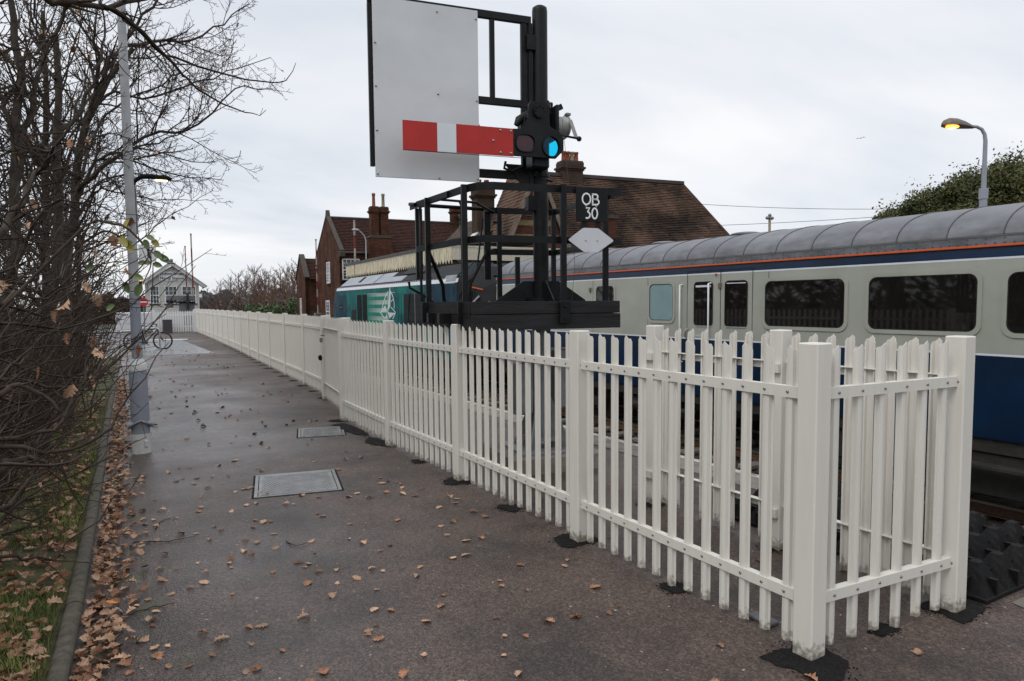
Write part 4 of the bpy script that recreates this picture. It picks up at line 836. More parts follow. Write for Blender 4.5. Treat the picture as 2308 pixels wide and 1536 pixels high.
# ------------------------------------------------------------------ locomotive (frame: y forward along the track from its rear end)
def build_loco():
    L = thing('locomotive', 'teal diesel locomotive with compass emblem and pale roof hatches, ahead of the coach', 'locomotive', (9.30, 17.3, 0), 2.5)
    W = 2.70
    def sec(x0, zt, zr=None):    # side/shoulder/roof section
        return [(.10, -.05), (.0, .25), (0, 2.385), (.03, 2.50), (.62, 2.99), (W - .62, 2.99), (W - .03, 2.50), (W, 2.385), (W, .25), (W - .10, -.05)]
    b = MB(); b.prism(sec(0, 0), 'y', 1.8, 16.2); b.build('body', M_['teal'], L)
    def hull(name, secs, m):
        b = MB(); n = len(secs[0][1]); 
        vs = [(x, y, z) for y, s in secs for x, z in s]
        fs = [tuple(range(n)), tuple((len(secs) - 1) * n + k for k in range(n))[::-1]]
        for i in range(len(secs) - 1): fs += [(i*n + k, (i+1)*n + k, (i+1)*n + (k+1) % n, i*n + (k+1) % n) for k in range(n)]
        b.add(vs, fs); return b.build(name, m, L)
    def cut(f, zt, sh):          # tapered nose section: inset sh, top zt
        return [(.10 + sh, -.05), (sh, .25), (sh, min(2.385, zt - .35)), (.03 + sh, min(2.50, zt - .25)), (.62 + sh * .5, zt), (W - .62 - sh * .5, zt), (W - .03 - sh, min(2.50, zt - .25)), (W - sh, min(2.385, zt - .35)), (W - sh, .25), (W - .10 - sh, -.05)]
    hull('rear_cab', [(0.35, cut(0, 1.75, .32)), (.75, cut(0, 2.35, .20)), (1.35, cut(0, 2.86, .07)), (1.797, cut(0, 2.985, .004))], M_['dgrey'])
    hull('front_cab', [(16.203, cut(0, 2.985, .004)), (16.8, cut(0, 2.84, .05)), (17.5, cut(0, 2.40, .16)), (18.2, cut(0, 1.75, .26))], M_['navy'])
    b = MB(); b.prism([(-.012, 2.387), (.02, 2.387), (.05, 2.505), (.018, 2.512)], 'y', 1.75, 16.35); b.build('white_stripe', M_['stripe'], L)
    b = MB(); b.quad((-.006, 1.80, 2.38), (-.006, 4.2, 2.38), (-.006, 4.2, .3), (-.006, 1.80, .3)); b.build('cab_side', M_['navy'], L)
    b = MB(); b.quad((-.006, 14.6, 2.16), (-.006, 16.1, 2.16), (-.006, 16.1, .3), (-.006, 14.6, .3)); b.build('cab_side', M_['navy'], L)
    b = MB(); b.quad((.13, 16.9, 2.30), (.30, 17.62, 1.95), (.24, 17.55, 1.62), (.04, 16.9, 1.62)); b.build('cab_window', M_['glass'], L)
    # cant rail grille dots, roof panels
    b = MB()
    for k in range(58):
        y = 2.3 + k * .24; b.box((.035, y, 2.52), (.07, y + .13, 2.56))
    b.build('roof_cleats', M_['lgrey'], L, kind='stuff')
    b = MB(); b.prism([(.04, 2.515), (.10, 2.515), (.16, 2.60), (.10, 2.60)], 'y', 1.8, 16.2); b.build('roof_gutter', M_['sooty'], L)
    sl = lambda t: (.06 + .56 * t, 2.535 + .455 * t)
    def panel(name, ya, yb, t0, t1, m, th=.03):
        (xa, za), (xb, zb) = sl(t0), sl(t1); n = Vector((-.455, 0, .56)).normalized() * th
        b = MB(); vs = []
        for y in (ya, yb):
            for (x, z), q in (((xa, za), 0), ((xb, zb), 0), ((xb, zb), 1), ((xa, za), 1)): vs.append((x + n.x * q, y, z + n.z * q))
        b.add(vs, [(0,1,2,3),(7,6,5,4),(0,4,5,1),(1,5,6,2),(2,6,7,3),(3,7,4,0)]); return b.build(name, M_[m], L)
    panel('roof_panel', 10.75, 16.0, .10, .98, 'lgrey'); panel('roof_panel', 7.2, 10.60, .10, .55, 'lgrey'); panel('roof_panel', 8.9, 10.60, .56, .98, 'lgrey', .03)
    panel('roof_vent', 13.0, 13.45, .35, .9, 'sooty', .034); panel('roof_grille', 6.9, 8.88, .56, .98, 'sooty', .02)
    panel('roof_panel', 2.0, 7.05, .06, .50, 'dgrey'); panel('roof_panel', 1.85, 4.4, .51, .98, 'dgrey', .028); panel('roof_grille', 4.45, 6.85, .51, .98, 'sooty', .015)
    b = MB(); b.box((.62, 1.85, 2.991), (W - .62, 16.1, 3.03)); b.build('roof_top', M_['dgrey'], L)
    b = MB(); b.prism([(.38, 2.86), (.75, 3.12), (1.2, 3.16), (1.2, 2.9)], 'y', 5.6, 7.9); b.build('exhaust_cowl', M_['dgrey'], L)
    for yy in (3.0, 5.0): 
        b = MB(); b.ball((.75, yy, 3.04), .11, 10, 6, (1, 1.3, .6)); b.build('roof_vent', M_['sooty'], L)
    # side details
    def plate(name, ya, yb, z0, z1, m, x=-.008, th=.006): 
        b = MB(); b.box((x - th, ya, z0), (x, yb, z1)); return b.build(name, M_[m], L)
    plate('side_grille', 12.12, 12.77, .5, 2.15, 'sooty'); plate('side_grille', 11.28, 11.92, .5, 2.15, 'sooty'); plate('side_grille', 13.0, 13.7, .5, 1.50, 'dgrey')
    plate('nameplate', 15.35, 15.85, 1.47, 1.74, 'dgrey'); plate('nameplate_text', 15.42, 15.78, 1.60, 1.62, 'lgrey', -.015, .001)
    plate('livery_panel', 8.40, 11.24, .4, 2.16, 'swoosh')
    plate('radiator_grille', 4.49, 6.62, .5, 2.10, 'dgrey')
    for q in range(6): plate('grille_louvre', 4.52, 6.58, .62 + q * .25, .635 + q * .25, 'sooty', -.0145, .003)
    for ya in (6.9, 7.25): plate('panel_joint', ya, ya + .02, .4, 2.13, 'sooty', -.008, .002)
    for yy in (3.95, 10.0): plate('panel_joint', yy, yy + .012, .4, 2.14, 'sooty', -.0145, .001)
    b = MB(); b.bar((-.018, 5.95, 2.10), (-.018, 6.35, .55), .012, .05, (1, 0, 0)); b.build('slanted_stripe', M_['teal'], L)
    b = MB(); b.bar((-.018, 4.55, 2.10), (-.018, 5.05, .55), .012, .05, (1, 0, 0)); b.build('slanted_stripe', M_['teal'], L)
    b = MB(); b.box((-.02, 5.42, .5), (-.015, 5.46, 2.1)); b.build('grille_post', M_['greymetal'], L)
    plate('lining', 14.6, 16.1, 2.165, 2.18, 'teal', -.006, .003); plate('lining', 7.6, 11.2, 2.17, 2.185, 'logo', -.006, .003)
    # rear cab window and side door
    b = MB(); b.add([(-.014, 2.05, 2.30), (-.014, 3.3, 2.30), (-.014, 3.3, 2.0), (-.014, 2.05, 2.0)], [(0, 1, 2, 3)]); b.build('cab_panel', M_['navy'], L)
    b = MB(); b.prism([(2.0, 2.29), (2.8, 2.29), (2.8, 2.16), (2.15, 2.16)], 'x', .0, .002); 
    pan = MB(); pan.add([(.02, 1.80, 2.62), (.05, 2.75, 2.62), (-.012, 2.95, 2.36), (-.012, 1.95, 2.36)], [(0, 1, 2, 3)]); pan.build('roof_hatch', M_['lgrey'], L)
    for yy in (2.75, 3.85):
        b = MB(); b.tube([(-.02, yy, .8), (-.075, yy, .85), (-.075, yy, 1.75), (-.02, yy - .1, 1.9)], .016, 6); b.build('hand_rail', M_['lgrey'], L)
    b = MB(); b.add([(.015, 1.42, 2.30), (.16, .95, 2.10), (.19, .88, 1.2), (.02, 1.38, 1.2)], [(0, 1, 2, 3)]); b.build('cab_window', M_['glass'], L)
    b = MB(); b.bar((.10, .95, 2.22), (.30, .62, 2.14), .02, .03); b.build('end_stripe', M_['orange'], L)
    b = MB(); b.bar((.03, 1.35, 1.50), (.19, .66, 1.95), .02, .06); b.build('end_stripe', M_['lgrey'], L)
    b = MB(); b.bar((-.02, .3, .9), (.3, .2, 1.8), .02, .05); b.build('end_rail', M_['lgrey'], L)
    # compass emblem
    def emb(): 
        E = MB(); x = -.0165; cy, cz = 8.51, 1.43
        def P(u, v): return (x, cy - u, cz + v)         # u to the viewer's right
        def tri(*pts): E.add([P(*p) for p in pts], [tuple(range(len(pts)))])
        def line(pts, w):
            for p, q in zip(pts, pts[1:]):
                d = Vector((q[0] - p[0], q[1] - p[1])).normalized(); n_ = Vector((-d.y, d.x)) * w / 2
                tri((p[0] + n_.x, p[1] + n_.y), (p[0] - n_.x, p[1] - n_.y), (q[0] - n_.x, q[1] - n_.y), (q[0] + n_.x, q[1] + n_.y))
        tri((.0, .02), (.22, .74), (.36, .99), (.44, .74), (.36, .22)); tri((-.05, .02), (-.92, .0), (-.24, .27))
        tri((.02, -.01), (.94, -.02), (.24, -.25)); tri((-.05, -.03), (-.33, -.25), (-.05, -.25)); tri((-.28, .50), (-.08, .41), (-.20, .28))
        line([(.13, .79), (-.14, .66), (-.40, .45), (-.60, .24), (-.72, .07)], .075); line([(.42, .79), (.62, .66), (.78, .48), (.84, .30), (.80, .14)], .075)
        line([(-.95, .0), (-.36, -.26)], .06); line([(.95, -.02), (.62, -.26)], .06); line([(.97, -.01), (.42, .20)], .045); line([(.76, .50), (.42, .40)], .045); line([(.08, .70), (-.02, .40)], .045)
        E.tri = None; return E
    e = emb(); e.build('compass_emblem', M_['logo'], L)
    for yc in (3.3, 14.2):
        g = MB(); g.cbox((.25, yc - 1.9, -.72), (.42, yc + 1.9, -.38), .03); g.build('bogie_frame', M_['underframe'], L)
        for yw in (yc - 1.35, yc + 1.35):
            b = MB(); b.cyl((.52, yw, -.54), (.66, yw, -.54), .50, 24); b.build('wheel', M_['underframe'], L)
    b = MB(); b.cbox((.12, 6.2, -.75), (W - .12, 11.3, -.06), .04); b.build('fuel_tank', M_['underframe'], L)
build_loco()

# ------------------------------------------------------------------ buildings
def wall_window(root, face, cx, z0, z1, w, pos, cols=2, rows=3, nm='window'):
    """face 'f': wall in x-z plane facing -y at y=pos; face 's': wall in y-z plane facing -x at x=pos"""
    def B(b, u0, u1, za, zb, d0, d1):
        if face == 'f': b.box((u0, pos - d1, za), (u1, pos - d0, zb))
        else: b.box((pos - d1, u0, za), (pos - d0, u1, zb))
    f = MB(); t = .07
    B(f, cx - w/2, cx + w/2, z0, z0 + t, .0, .05); B(f, cx - w/2, cx + w/2, z1 - t, z1, .0, .05); B(f, cx - w/2, cx - w/2 + t, z0 + t, z1 - t, .0, .05); B(f, cx + w/2 - t, cx + w/2, z0 + t, z1 - t, .0, .05)
    zm = z0 + (z1 - z0) * .47; B(f, cx - w/2 + t, cx + w/2 - t, zm - .035, zm + .035, .0, .048)
    fo = f.build(nm, M_['upvc'], root)
    p = MB(); B(p, cx - w/2 + t, cx + w/2 - t, z0 + t, z1 - t, .004, .012); p.build('pane', M_['pane'], fo)
    for k in range(1, cols):
        x = cx - w/2 + w * k / cols; g = MB(); B(g, x - .018, x + .018, z0 + t, zm - .036, .013, .034); B(g, x - .018, x + .018, zm + .036, z1 - t, .013, .034); g.build('glazing_bar', M_['upvc'], fo)
    for (a, c) in ((z0 + t, zm), (zm, z1 - t)):
        for k in range(1, rows): z = a + (c - a) * k / rows; g = MB(); B(g, cx - w/2 + t, cx + w/2 - t, z - .012, z + .012, .0135, .030); g.build('glazing_bar', M_['upvc'], fo)
    s = MB(); B(s, cx - w/2 - .08, cx + w/2 + .08, z0 - .09, z0 - .002, .0, .09); s.build('sill', M_['stone'], fo)
def tiled_slope(root, name, p0, p1, p2, p3, m, n, th=.035, jit=.0, seg=30):
    """p0-p1 eave, p3-p2 ridge; n stepped courses, each course broken in slightly uneven tiles; one joined part"""
    P = [Vector(p) for p in (p0, p1, p2, p3)]; b = MB(); r = random.Random(hash(name) % 97 + n)
    up = (P[1] - P[0]).cross(P[3] - P[0]).normalized()
    if up.z < 0: up = -up
    for k in range(n):
        a, c = k / n, (k + 1.0) / n
        L0, R0 = P[0].lerp(P[3], a), P[1].lerp(P[2], a); L1, R1 = P[0].lerp(P[3], c), P[1].lerp(P[2], c)
        vs = []; fs = []
        S_ = max(2, int(seg * (R0 - L0).length / max(.1, (P[1] - P[0]).length)))
        for q in range(S_):
            u0, u1 = q / S_, (q + .96) / S_; h = th * r.uniform(.7, 1.25); o = len(vs)
            A, B, C, D = L0.lerp(R0, u0), L0.lerp(R0, u1), L1.lerp(R1, u1), L1.lerp(R1, u0)
            vs += [A, B, C, D, A + up * h, B + up * h, C + up * .004, D + up * .004]
            fs += [(o+4, o+5, o+6, o+7), (o, o+1, o+5, o+4), (o+1, o+2, o+6, o+5), (o+3, o, o+4, o+7)]
        b.add(vs, fs)
    b.add([P[0], P[1], P[2], P[3]], [(0, 1, 2, 3)])
    return b.build(name, M_[m], root, kind='stuff')
def chimney(root, x, y, z0, z1, w, d, m='chimbrick', pots=2, potm=('pot', 'pot'), pot_h=.5, bands=True):
    c = MB(); c.box((x - w/2, y - d/2, z0), (x + w/2, y + d/2, z1 - .45)); c = c.build('chimney', M_[m], root)
    for i, (za, zb, e) in enumerate(((z1 - .45, z1 - .36, .05), (z1 - .36, z1 - .26, .11), (z1 - .26, z1 - .02, .03), (z1 - .02, z1 + .05, .0))):
        b = MB(); b.box((x - w/2 - e, y - d/2 - e, za + .001), (x + w/2 + e, y + d/2 + e, zb)); b.build('chimney_course', M_[m if i < 3 else 'stone'], c)
    for k in range(pots):
        px = x + (k - (pots - 1) / 2) * (w * .8 / max(1, pots - .0)) * 1.05; b = MB()
        b.tube([(px, y, z1 + .05), (px, y, z1 + .05 + pot_h * .8), (px, y, z1 + .05 + pot_h * .82), (px, y, z1 + .05 + pot_h)], [.125, .10, .13, .125], 14); b.build('chimney_pot', M_[potm[k % len(potm)]], c)
    return c

def build_house():
    H = thing('brick_house', 'dark red brick house with stone coped gable, tiled roof and twin pot chimney', 'house', (14.93, 49.26, 0), 4)
    W, D, ze, zr = 11.0, 8.3, 5.55, 8.30
    b = MB(); b.box((.0, 0, -.02), (W, .35, ze)); b.build('front_wall', M_['redbrick'], H)
    g = [(0, -.02), (D, -.02), (D, ze), (D / 2, zr), (0, ze)]
    b = MB(); b.prism([(y, z) for y, z in g], 'x', -.012, .30); b.build('gable_wall', M_['redbrick'], H)
    b = MB(); b.prism([(y, z) for y, z in g], 'x', W - .3, W + .01); b.build('gable_wall', M_['redbrick'], H)
    b = MB(); b.box((.31, D - .3, 0), (W - .31, D, ze)); b.build('rear_wall', M_['redbrick'], H)
    tiled_slope(H, 'roof_tiles', (.28, -.28, ze - .12), (W - .2, -.28, ze - .12), (W - .2, D/2, zr + .03), (.28, D/2, zr + .03), 'tile', 22, .05, seg=44)
    tiled_slope(H, 'roof_tiles', (W - .2, D + .28, ze - .12), (.28, D + .28, ze - .12), (.28, D/2, zr + .03), (W - .2, D/2, zr + .03), 'tile', 22, .05, seg=20)
    b = MB(); b.cyl((.28, D/2, zr + .08), (W - .2, D/2, zr + .08), .10, 10); b.build('ridge_tiles', M_['ridge'], H)
    for x in (-.05, W - .32):
        for s in (0, 1):
            ya, yb = (-.3, D/2) if s == 0 else (D + .3, D/2)
            b = MB(); b.bar((x + .18, ya, ze + .0), (x + .18, yb, zr + .22), .30, .12, (0, 0, 1)); b.build('gable_coping', M_['stone'], H)
        b = MB(); b.prism([(D/2 - .2, zr + .12), (D/2 + .2, zr + .12), (D/2, zr + .62)], 'x', x + .03, x + .33); b.build('finial', M_['stone'], H)
        b = MB(); b.cbox((x - .02, -.42, ze - .45), (x + .4, -.02, ze - .02), .06); b.build('kneeler', M_['stone'], H)
    b = MB(); b.tube([(.3, -.33, ze - .14), (W - .3, -.33, ze - .14)], .07, 8); b.build('gutter', M_['ridge'], H)
    b = MB(); b.box((.301, -.05, ze - .55), (W - .3, -.002, ze - .25)); b.build('corbel_band', M_['redbrick2'], H)
    wall_window(H, 'f', .80, 3.50, 5.0, 1.25, -.001, 4, 3); wall_window(H, 'f', .9, .9, 2.3, 1.2, -.001, 4, 3)
    wall_window(H, 's', 3.7, 3.35, 4.95, 1.15, -.013, 2, 3); wall_window(H, 's', 4.2, .45, 2.05, 1.3, -.013, 2, 3)
    b = MB(); b.prism([(2.0, 0), (3.75, 0), (3.75, ze + .95), (2.0, ze + .95)], 'y', -.55, -.055); b.build('chimney_breast', M_['redbrick'], H)
    b = MB(); b.prism([(1.93, ze + .95), (3.82, ze + .95), (3.6, ze + 1.15), (2.2, ze + 1.15)], 'y', -.6, .1); b.build('breast_shoulder', M_['stone'], H)
    for x, pm in ((2.52, 'pot'), (3.22, 'potbuff')): 
        chimney(H, x, -.15, ze + .8, 8.72, .58, .62, 'redbrick', 1, (pm,), .95)
    c = chimney(H, 10.75, D/2, 5.0, 9.6, .95, .9, 'redbrick', 0)
    rr = random.Random(4); b = MB()
    for _ in range(2600):
        z = rr.uniform(5.0, 9.0); wv = 1.35 - (z - 5) * .16; x = 10.75 + rr.uniform(-.05, 1) * wv * .78 - .02; y = D/2 - .5 - rr.random() * .25
        if z > 8 and x < 10.7: continue
        s = .11; n = Vector((rr.uniform(-1, 1), rr.uniform(-1.3, .1), rr.uniform(-.4, 1))).normalized(); u = n.orthogonal().normalized() * s; w = n.cross(u).normalized() * s
        c0 = Vector((x, y, z)); b.add([c0 - u, c0 - w * .8, c0 + u, c0 + w], [(0, 1, 2, 3)])
    b.build('ivy', M_['ivy'], H, kind='stuff')
    A = thing('brick_outbuilding', 'small dark red brick outbuilding with a coped gable left of the brick house', 'building', (14.75, 58.3, 0), 6)
    b = MB(); b.prism([(0, 0), (5.2, 0), (5.2, 3.9), (2.6, 5.75), (0, 3.9)], 'x', -.01, .3); b.build('gable_wall', M_['redbrick'], A)
    b = MB(); b.box((0, 0, 0), (4, .3, 3.9)); b.build('front_wall', M_['redbrick'], A)
    tiled_slope(A, 'roof_tiles', (.28, -.2, 3.82), (4, -.2, 3.82), (4, 2.6, 5.7), (.28, 2.6, 5.7), 'tile', 15, .05, seg=16)
    b = MB(); b.bar((.13, -.25, 3.95), (.13, 2.62, 6.0), .42, .15); b.build('gable_coping', M_['stone'], A); b = MB(); b.bar((.13, 5.45, 3.95), (.13, 2.6, 6.0), .42, .15); b.build('gable_coping', M_['stone'], A)
    wall_window(A, 's', 2.7, .7, 2.3, .8, -.012, 2, 3)
    # low far side wall section left of it
build_house()

def build_station():
    S = thing('station_building', 'station building with large orange brown tiled roof and gabled front behind the coach', 'station building', (19.85*1.25, 30.085*1.25, -.4375), 8.4)
    S.scale = (1.25,) * 3
    zr, ze = 8.24, 4.0
    R1 = (8.35, 0, zr)
    b = MB(); b.box((-3.2, -2.75, 0), (10.1, 4.0, ze - .05)); b.build('wall', M_['redbrick2'], S)
    tiled_slope(S, 'roof_tiles', (-2.0, -3.05, ze - .05), (10.42, -3.05, ze - .05), R1, (-2.0, 0, zr), 'tile2', 44, .05, seg=74)
    tiled_slope(S, 'roof_tiles', (10.42, -3.05, ze - .05), (10.42, 4.2, ze - .05), (8.35, .1, zr), R1, 'tile2', 44, .05, seg=24)
    tiled_slope(S, 'roof_tiles', (10.42, 4.2, ze - .05), (-2.0, 4.2, ze - .05), (-2.0, .01, zr), (8.35, .01, zr), 'tile2', 20, .05, seg=20)
    b = MB(); b.bar((-2.0, 0, zr + .04), (8.4, 0, zr + .04), .26, .17); b.build('ridge_tiles', M_['ridge'], S)
    b = MB(); b.bar((8.35, 0, zr + .03), (10.45, -3.08, ze), .12, .09); b.build('hip_tiles', M_['tile2'], S)
    c = chimney(S, 1.45, 0.1, 7.6, 8.95, 1.15, .75, 'chimbrick', 4, ('pot', 'pot', 'potbuff', 'pot'), .50)
    # cross gable facing the tracks
    gx, gy, za = -2.0, -3.3, 7.75
    b = MB(); b.prism([(gx - 1.62, 0), (gx + 1.62, 0), (gx + 1.62, ze), (gx, za), (gx - 1.62, ze)], 'y', gy, gy + .3); b.build('front_gable', M_['redbrick2'], S)
    for k, (z0, z1) in enumerate(((4.55, 4.85), (5.25, 5.5), (6.2, 6.6))):
        hw0 = 1.6 * (za - z0) / (za - ze) - .12; hw1 = 1.6 * (za - z1) / (za - ze) - .12
        b = MB(); b.prism([(gx - hw0, z0), (gx + hw0, z0), (gx + hw1, z1), (gx - hw1, z1)], 'y', gy - .012, gy - .001); b.build('buff_brick_band', M_['buffbrick'], S)
    for s in (-1, 1):
        b = MB(); b.bar((gx + s * 2.25, gy - .22, ze - .35), (gx, gy - .22, za + .22), .09, .27, (0, 1, 0)) if False else b.prism([(gx + s * 1.93, ze - .35), (gx + s * 1.70, ze - .35), (gx, za - .05), (gx, za + .38)], 'y', gy - .30, gy - .22); b.build('barge_board', M_['barge'], S)
        tiled_slope(S, 'gable_roof', (gx + s * 1.9, gy - .3, ze - .3), (gx + s * 1.9, .0, ze - .3), (gx, .0, za + .3), (gx, gy - .3, za + .3), 'tile2', 26, .03, seg=8)
    b = MB(); b.cbox((gx - .62, gy - .5, 5.6), (gx - .42, gy - .24, 5.8), .03); b.build('purlin_end', M_['stone'], S)
    b = MB(); b.box((.9, -3.1, 3.6), (2.3, -2.3, 5.75)); b.build('low_chimney', M_['redbrick2'], S)
    b = MB(); b.box((.8, -3.2, 5.751), (2.4, -2.2, 5.9)); b.build('low_chimney_cap', M_['stone'], S)
    # wing running away along the tracks, with its slope to the tracks
    xr, zw = -4.0, 6.25
    b = MB(); b.box((-5.2, -.8, 0), (-2.6, 6.4, 3.6)); b.build('wing_wall', M_['redbrick2'], S)
    tiled_slope(S, 'wing_roof', (-4.7, 8.0, 3.7), (-5.3, -1.0, 3.7), (-1.9, -1.0, 6.3), (-2.9, 4.4, 6.2), 'slate', 38, .04, seg=40)
    c = chimney(S, -2.95, 1.2, 4.6, 7.5, .95, .8, 'chimbrick', 2, ('pot',), .45)
    b = MB(); b.prism([(-3.1, 5.35), (-2.5, 5.85), (-2.5, 5.93), (-3.1, 5.43)], 'y', .76, .80); b.build('lead_flashing', M_['stripe'], S)
    b = MB(); b.prism([(-3.62, 5.05), (-3.40, 5.25), (-3.40, 5.33), (-3.62, 5.12)], 'y', .7, 1.5); b.build('lead_flashing', M_['stripe'], S)
build_station()

def build_canopy():
    C = thing('platform_canopy', 'long station canopy with peeling cream sawtooth valance boards above the locomotive', 'canopy', (14.0, 28.9, 0), 3.0)
    L = 19.2
    b = MB(); b.prism([(-.08, 4.40), (-.08, 4.53), (6.2, 5.0), (6.2, 4.87)], 'y', -.1, L); b.build('roof', M_['felt'], C)
    b = MB(); b.box((-.05, 0, 4.31), (0, L, 4.399)); b.build('fascia', M_['creamb'], C)
    b = MB(); b.box((-.09, -.12, 4.40), (-.081, L, 4.56)); b.build('gutter', M_['felt'], C)
    def vb(flip):
        z0, z1 = 3.56, 3.76
        pts = [(0.004, z0 if not flip else z1), (.174, z1 if not flip else z0), (.174, 4.308), (.004, 4.308)]
        m = MB(); m.prism([(y, z) for y, z in pts], 'x', -.045, -.02); return m.mesh('valance_board', M_['cream'])
    v0, v1 = vb(False), vb(True)
    n = int(L / .178)
    for k in range(n): inst('valance_board', v1 if k % 2 else v0, C, (0, .01 + k * .178, 0))
    e = MB(); e.box((.004, -.03, 3.74), (.174, -.005, 4.31)); e = e.mesh('end_board', M_['creamb'])
    for k in range(33): inst('end_board', e, C, (-.03 + k * .178, 0, .012 * k * .0))
    b = MB(); b.box((-.05, -.05, 4.311), (6.0, -.001, 4.395)); b.build('end_fascia', M_['creamb'], C)
    for k in range(6):
        b = MB(); b.cyl((.9, .6 + k * 3.6, 0), (.9, .6 + k * 3.6, 4.3), .08, 12); b.build('column', M_['creamb'], C)
        b = MB(); b.prism([(.9, 3.3), (.05, 4.2), (.9, 4.2)], 'y', .58 + k * 3.6, .62 + k * 3.6); b.build('bracket', M_['creamb'], C)
    b = MB(); b.prism([(.1, 3.8), (6, 3.8), (6, 3.82), (.1, 3.82)], 'y', .2, .25); 
build_canopy()

def build_signal_box():
    B = thing('signal_box', 'white boarded signal box with pitched gable, sash windows and station name board', 'signal box', (5.70, 68.6, 0), 4)
    # gable front faces -y (towards the camera)
    w = 2.15; 
    b = MB(); b.box((-w, 0, -.02), (w, 5, 3.82)); b.build('wall', M_['boxwhite'], B)
    b = MB(); b.prism([(-w, 3.821), (w, 3.821), (0, 5.25)], 'y', 0, 5); b.build('gable', M_['boxwhite'], B)
    k = 0; z = 0
    while z < 5.05:
        if not (1.95 < z < 3.3):
            hw = w if z < 3.8 else w * (5.25 - z - .12) / 1.43
            if hw > .1:
                b = MB(); b.prism([(0, z), (0, z + .155), (-.012, z + .155), (-.035, z)], 'x', -hw, hw, None); 
                bb = MB(); bb.add([(x, y, zz) for x, y, zz in b.v], b.f); bb.build('weatherboard', M_['boxwhite'], B)
        z += .16
    for s in (-1, 1):
        b = MB(); b.prism([(s * 2.75, 3.42), (s * 2.62, 3.30), (0, 5.30), (0, 5.58)], 'y', -.42, -.34); b.build('barge_board', M_['boxwhite'], B)
        b = MB(); b.prism([(s * 2.85, 3.50), (s * 2.78, 3.42), (0, 5.585), (0, 5.70)], 'y', -.45, 5.3); b.build('roof', M_['boxroof'], B)
        b = MB(); b.cyl((s * 2.7, -.4, 3.42), (s * 2.7, 5.3, 3.42), .06, 8); b.build('gutter', M_['greymetal'], B)
    b = MB(); b.ball((0, -.4, 5.72), .16, 10, 6); b.build('finial', M_['greymetal'], B)
    for cx, ww in ((-1.42, .75), (-.12, 1.0), (1.32, 1.15)): wall_window(B, 'f', cx, 1.95, 3.5, ww, -.04, 3, 2)
    sg = MB(); sg.box((-1.03, -.09, 3.98), (1.03, -.05, 4.36)); sg = sg.build('name_board', M_['sign'], B); sg2 = MB(); sg2.box((-1.03, -.09, 4.38), (1.03, -.05, 4.76)); sg2 = sg2.build('name_board', M_['sign'], B)
    R_ = Matrix.Rotation(radians(90), 4, 'X')
    t1 = text_mesh('Oulton Broad', .34, M_['ink'], .002, bold=.010); t1.transform(Matrix.Translation((0, -.095, 4.57)) @ R_); inst('lettering', t1, sg2)
    t2 = text_mesh('North Station', .34, M_['ink'], .002, bold=.010); t2.transform(Matrix.Translation((0, -.095, 4.17)) @ R_); inst('lettering', t2, sg)
build_signal_box()

# ------------------------------------------------------------------ crossing furniture
def pole_barrier(label, x, y, h, r=.06, bands=6, ph=0):
    t = thing('crossing_barrier', label, 'barrier', (x, y, 0), 0, 'raised level crossing barrier booms')
    b = MB(); b.cbox((-.25, -.25, 0), (.25, .25, 1.1), .03); b.build('barrier_machine', M_['greybox'], t)
    n = bands
    for k in range(n):
        z0, z1 = 1.1 + (h - 1.1) * k / n, 1.1 + (h - 1.1) * (k + 1) / n
        b = MB(); b.box((-r, -r, z0), (r, r, z1 - .002)); b.build('boom_band', M_['redpole'] if (k + ph) % 2 else M_['polecream'], t)
    b = MB(); b.cbox((-.06, -.06, h), (.06, .06, h + .12), .02); b.build('boom_tip', M_['greymetal'], t)
    b = MB(); b.cbox((-.07, -.07, h * .68), (.07, .07, h * .68 + .12), .02); b.build('boom_lamp', M_['greymetal'], t)
pole_barrier('tall raised red and white barrier boom right of the signal box gable', 5.88, 54.7, 6.75, .045, 6, 1)
pole_barrier('shorter thin raised barrier boom in front of the signal box', 6.17, 61.7, 6.4, .035, 5, 1)
pole_barrier('raised red and white barrier boom in front of the house windows', 14.87, 45.6, 7.2, .05, 7, 0)
pole_barrier('raised red and white barrier boom along the house gable corner', 14.45, 53.6, 6.6, .035, 9, 0)

def place(name, label, cat, az=0, loc=(0, 0, 0)): return thing(name, label, cat, loc, az)
t = place('barrier_mechanism', 'grey barrier machine and counterweight arm in front of the signal box windows', 'machine', 0, (4.7, 52.2, 0))
b = MB(); b.cbox((-.75, -.2, 2.1), (.95, .2, 2.45), .04); b.cbox((-.72, -.1, 1.62), (-.35, .1, 2.08), .02); b.cbox((.0, -.15, 1.35), (.95, .15, 2.0), .03); b.build('casing', M_['greybox'], t)
b = MB(); b.bar((-.8, -.25, 2.02), (1.0, -.25, 1.95), .08, .12); b.build('counterweight_arm', M_['sooty'], t); b = MB(); b.cbox((.45, -.3, 1.5), (.6, -.21, 2.6), .02); b.build('post', M_['underframe'], t)
b = MB(); b.cyl((.3, 0, 0), (.3, 0, 1.4), .12, 10); b.build('pedestal', M_['greybox'], t)

t = thing('picket_fence', 'white picket fence closing the far end of the path before the crossing', 'fence', (3.1, 50.4, 0), 0)
pm = MB(); pm.prism([(-.05, .05), (.05, .05), (.05, 1.33), (0, 1.42), (-.05, 1.33)], 'y', -.012, .012); pm = pm.mesh('picket', M_['white2'])
for k in range(16): inst('picket', pm, t, (.05 + k * .145, 0, 0))
for z in (.35, 1.1):
    b = MB(); b.box((-.05, .014, z), (2.3, .05, z + .09)); b.build('fence_rail', M_['white2'], t)
for x in (-.06, 2.33):
    b = MB(); b.cbox((x - .06, -.0, 0), (x + .06, .12, 1.5), .01); b.build('fence_post', M_['white2'], t)

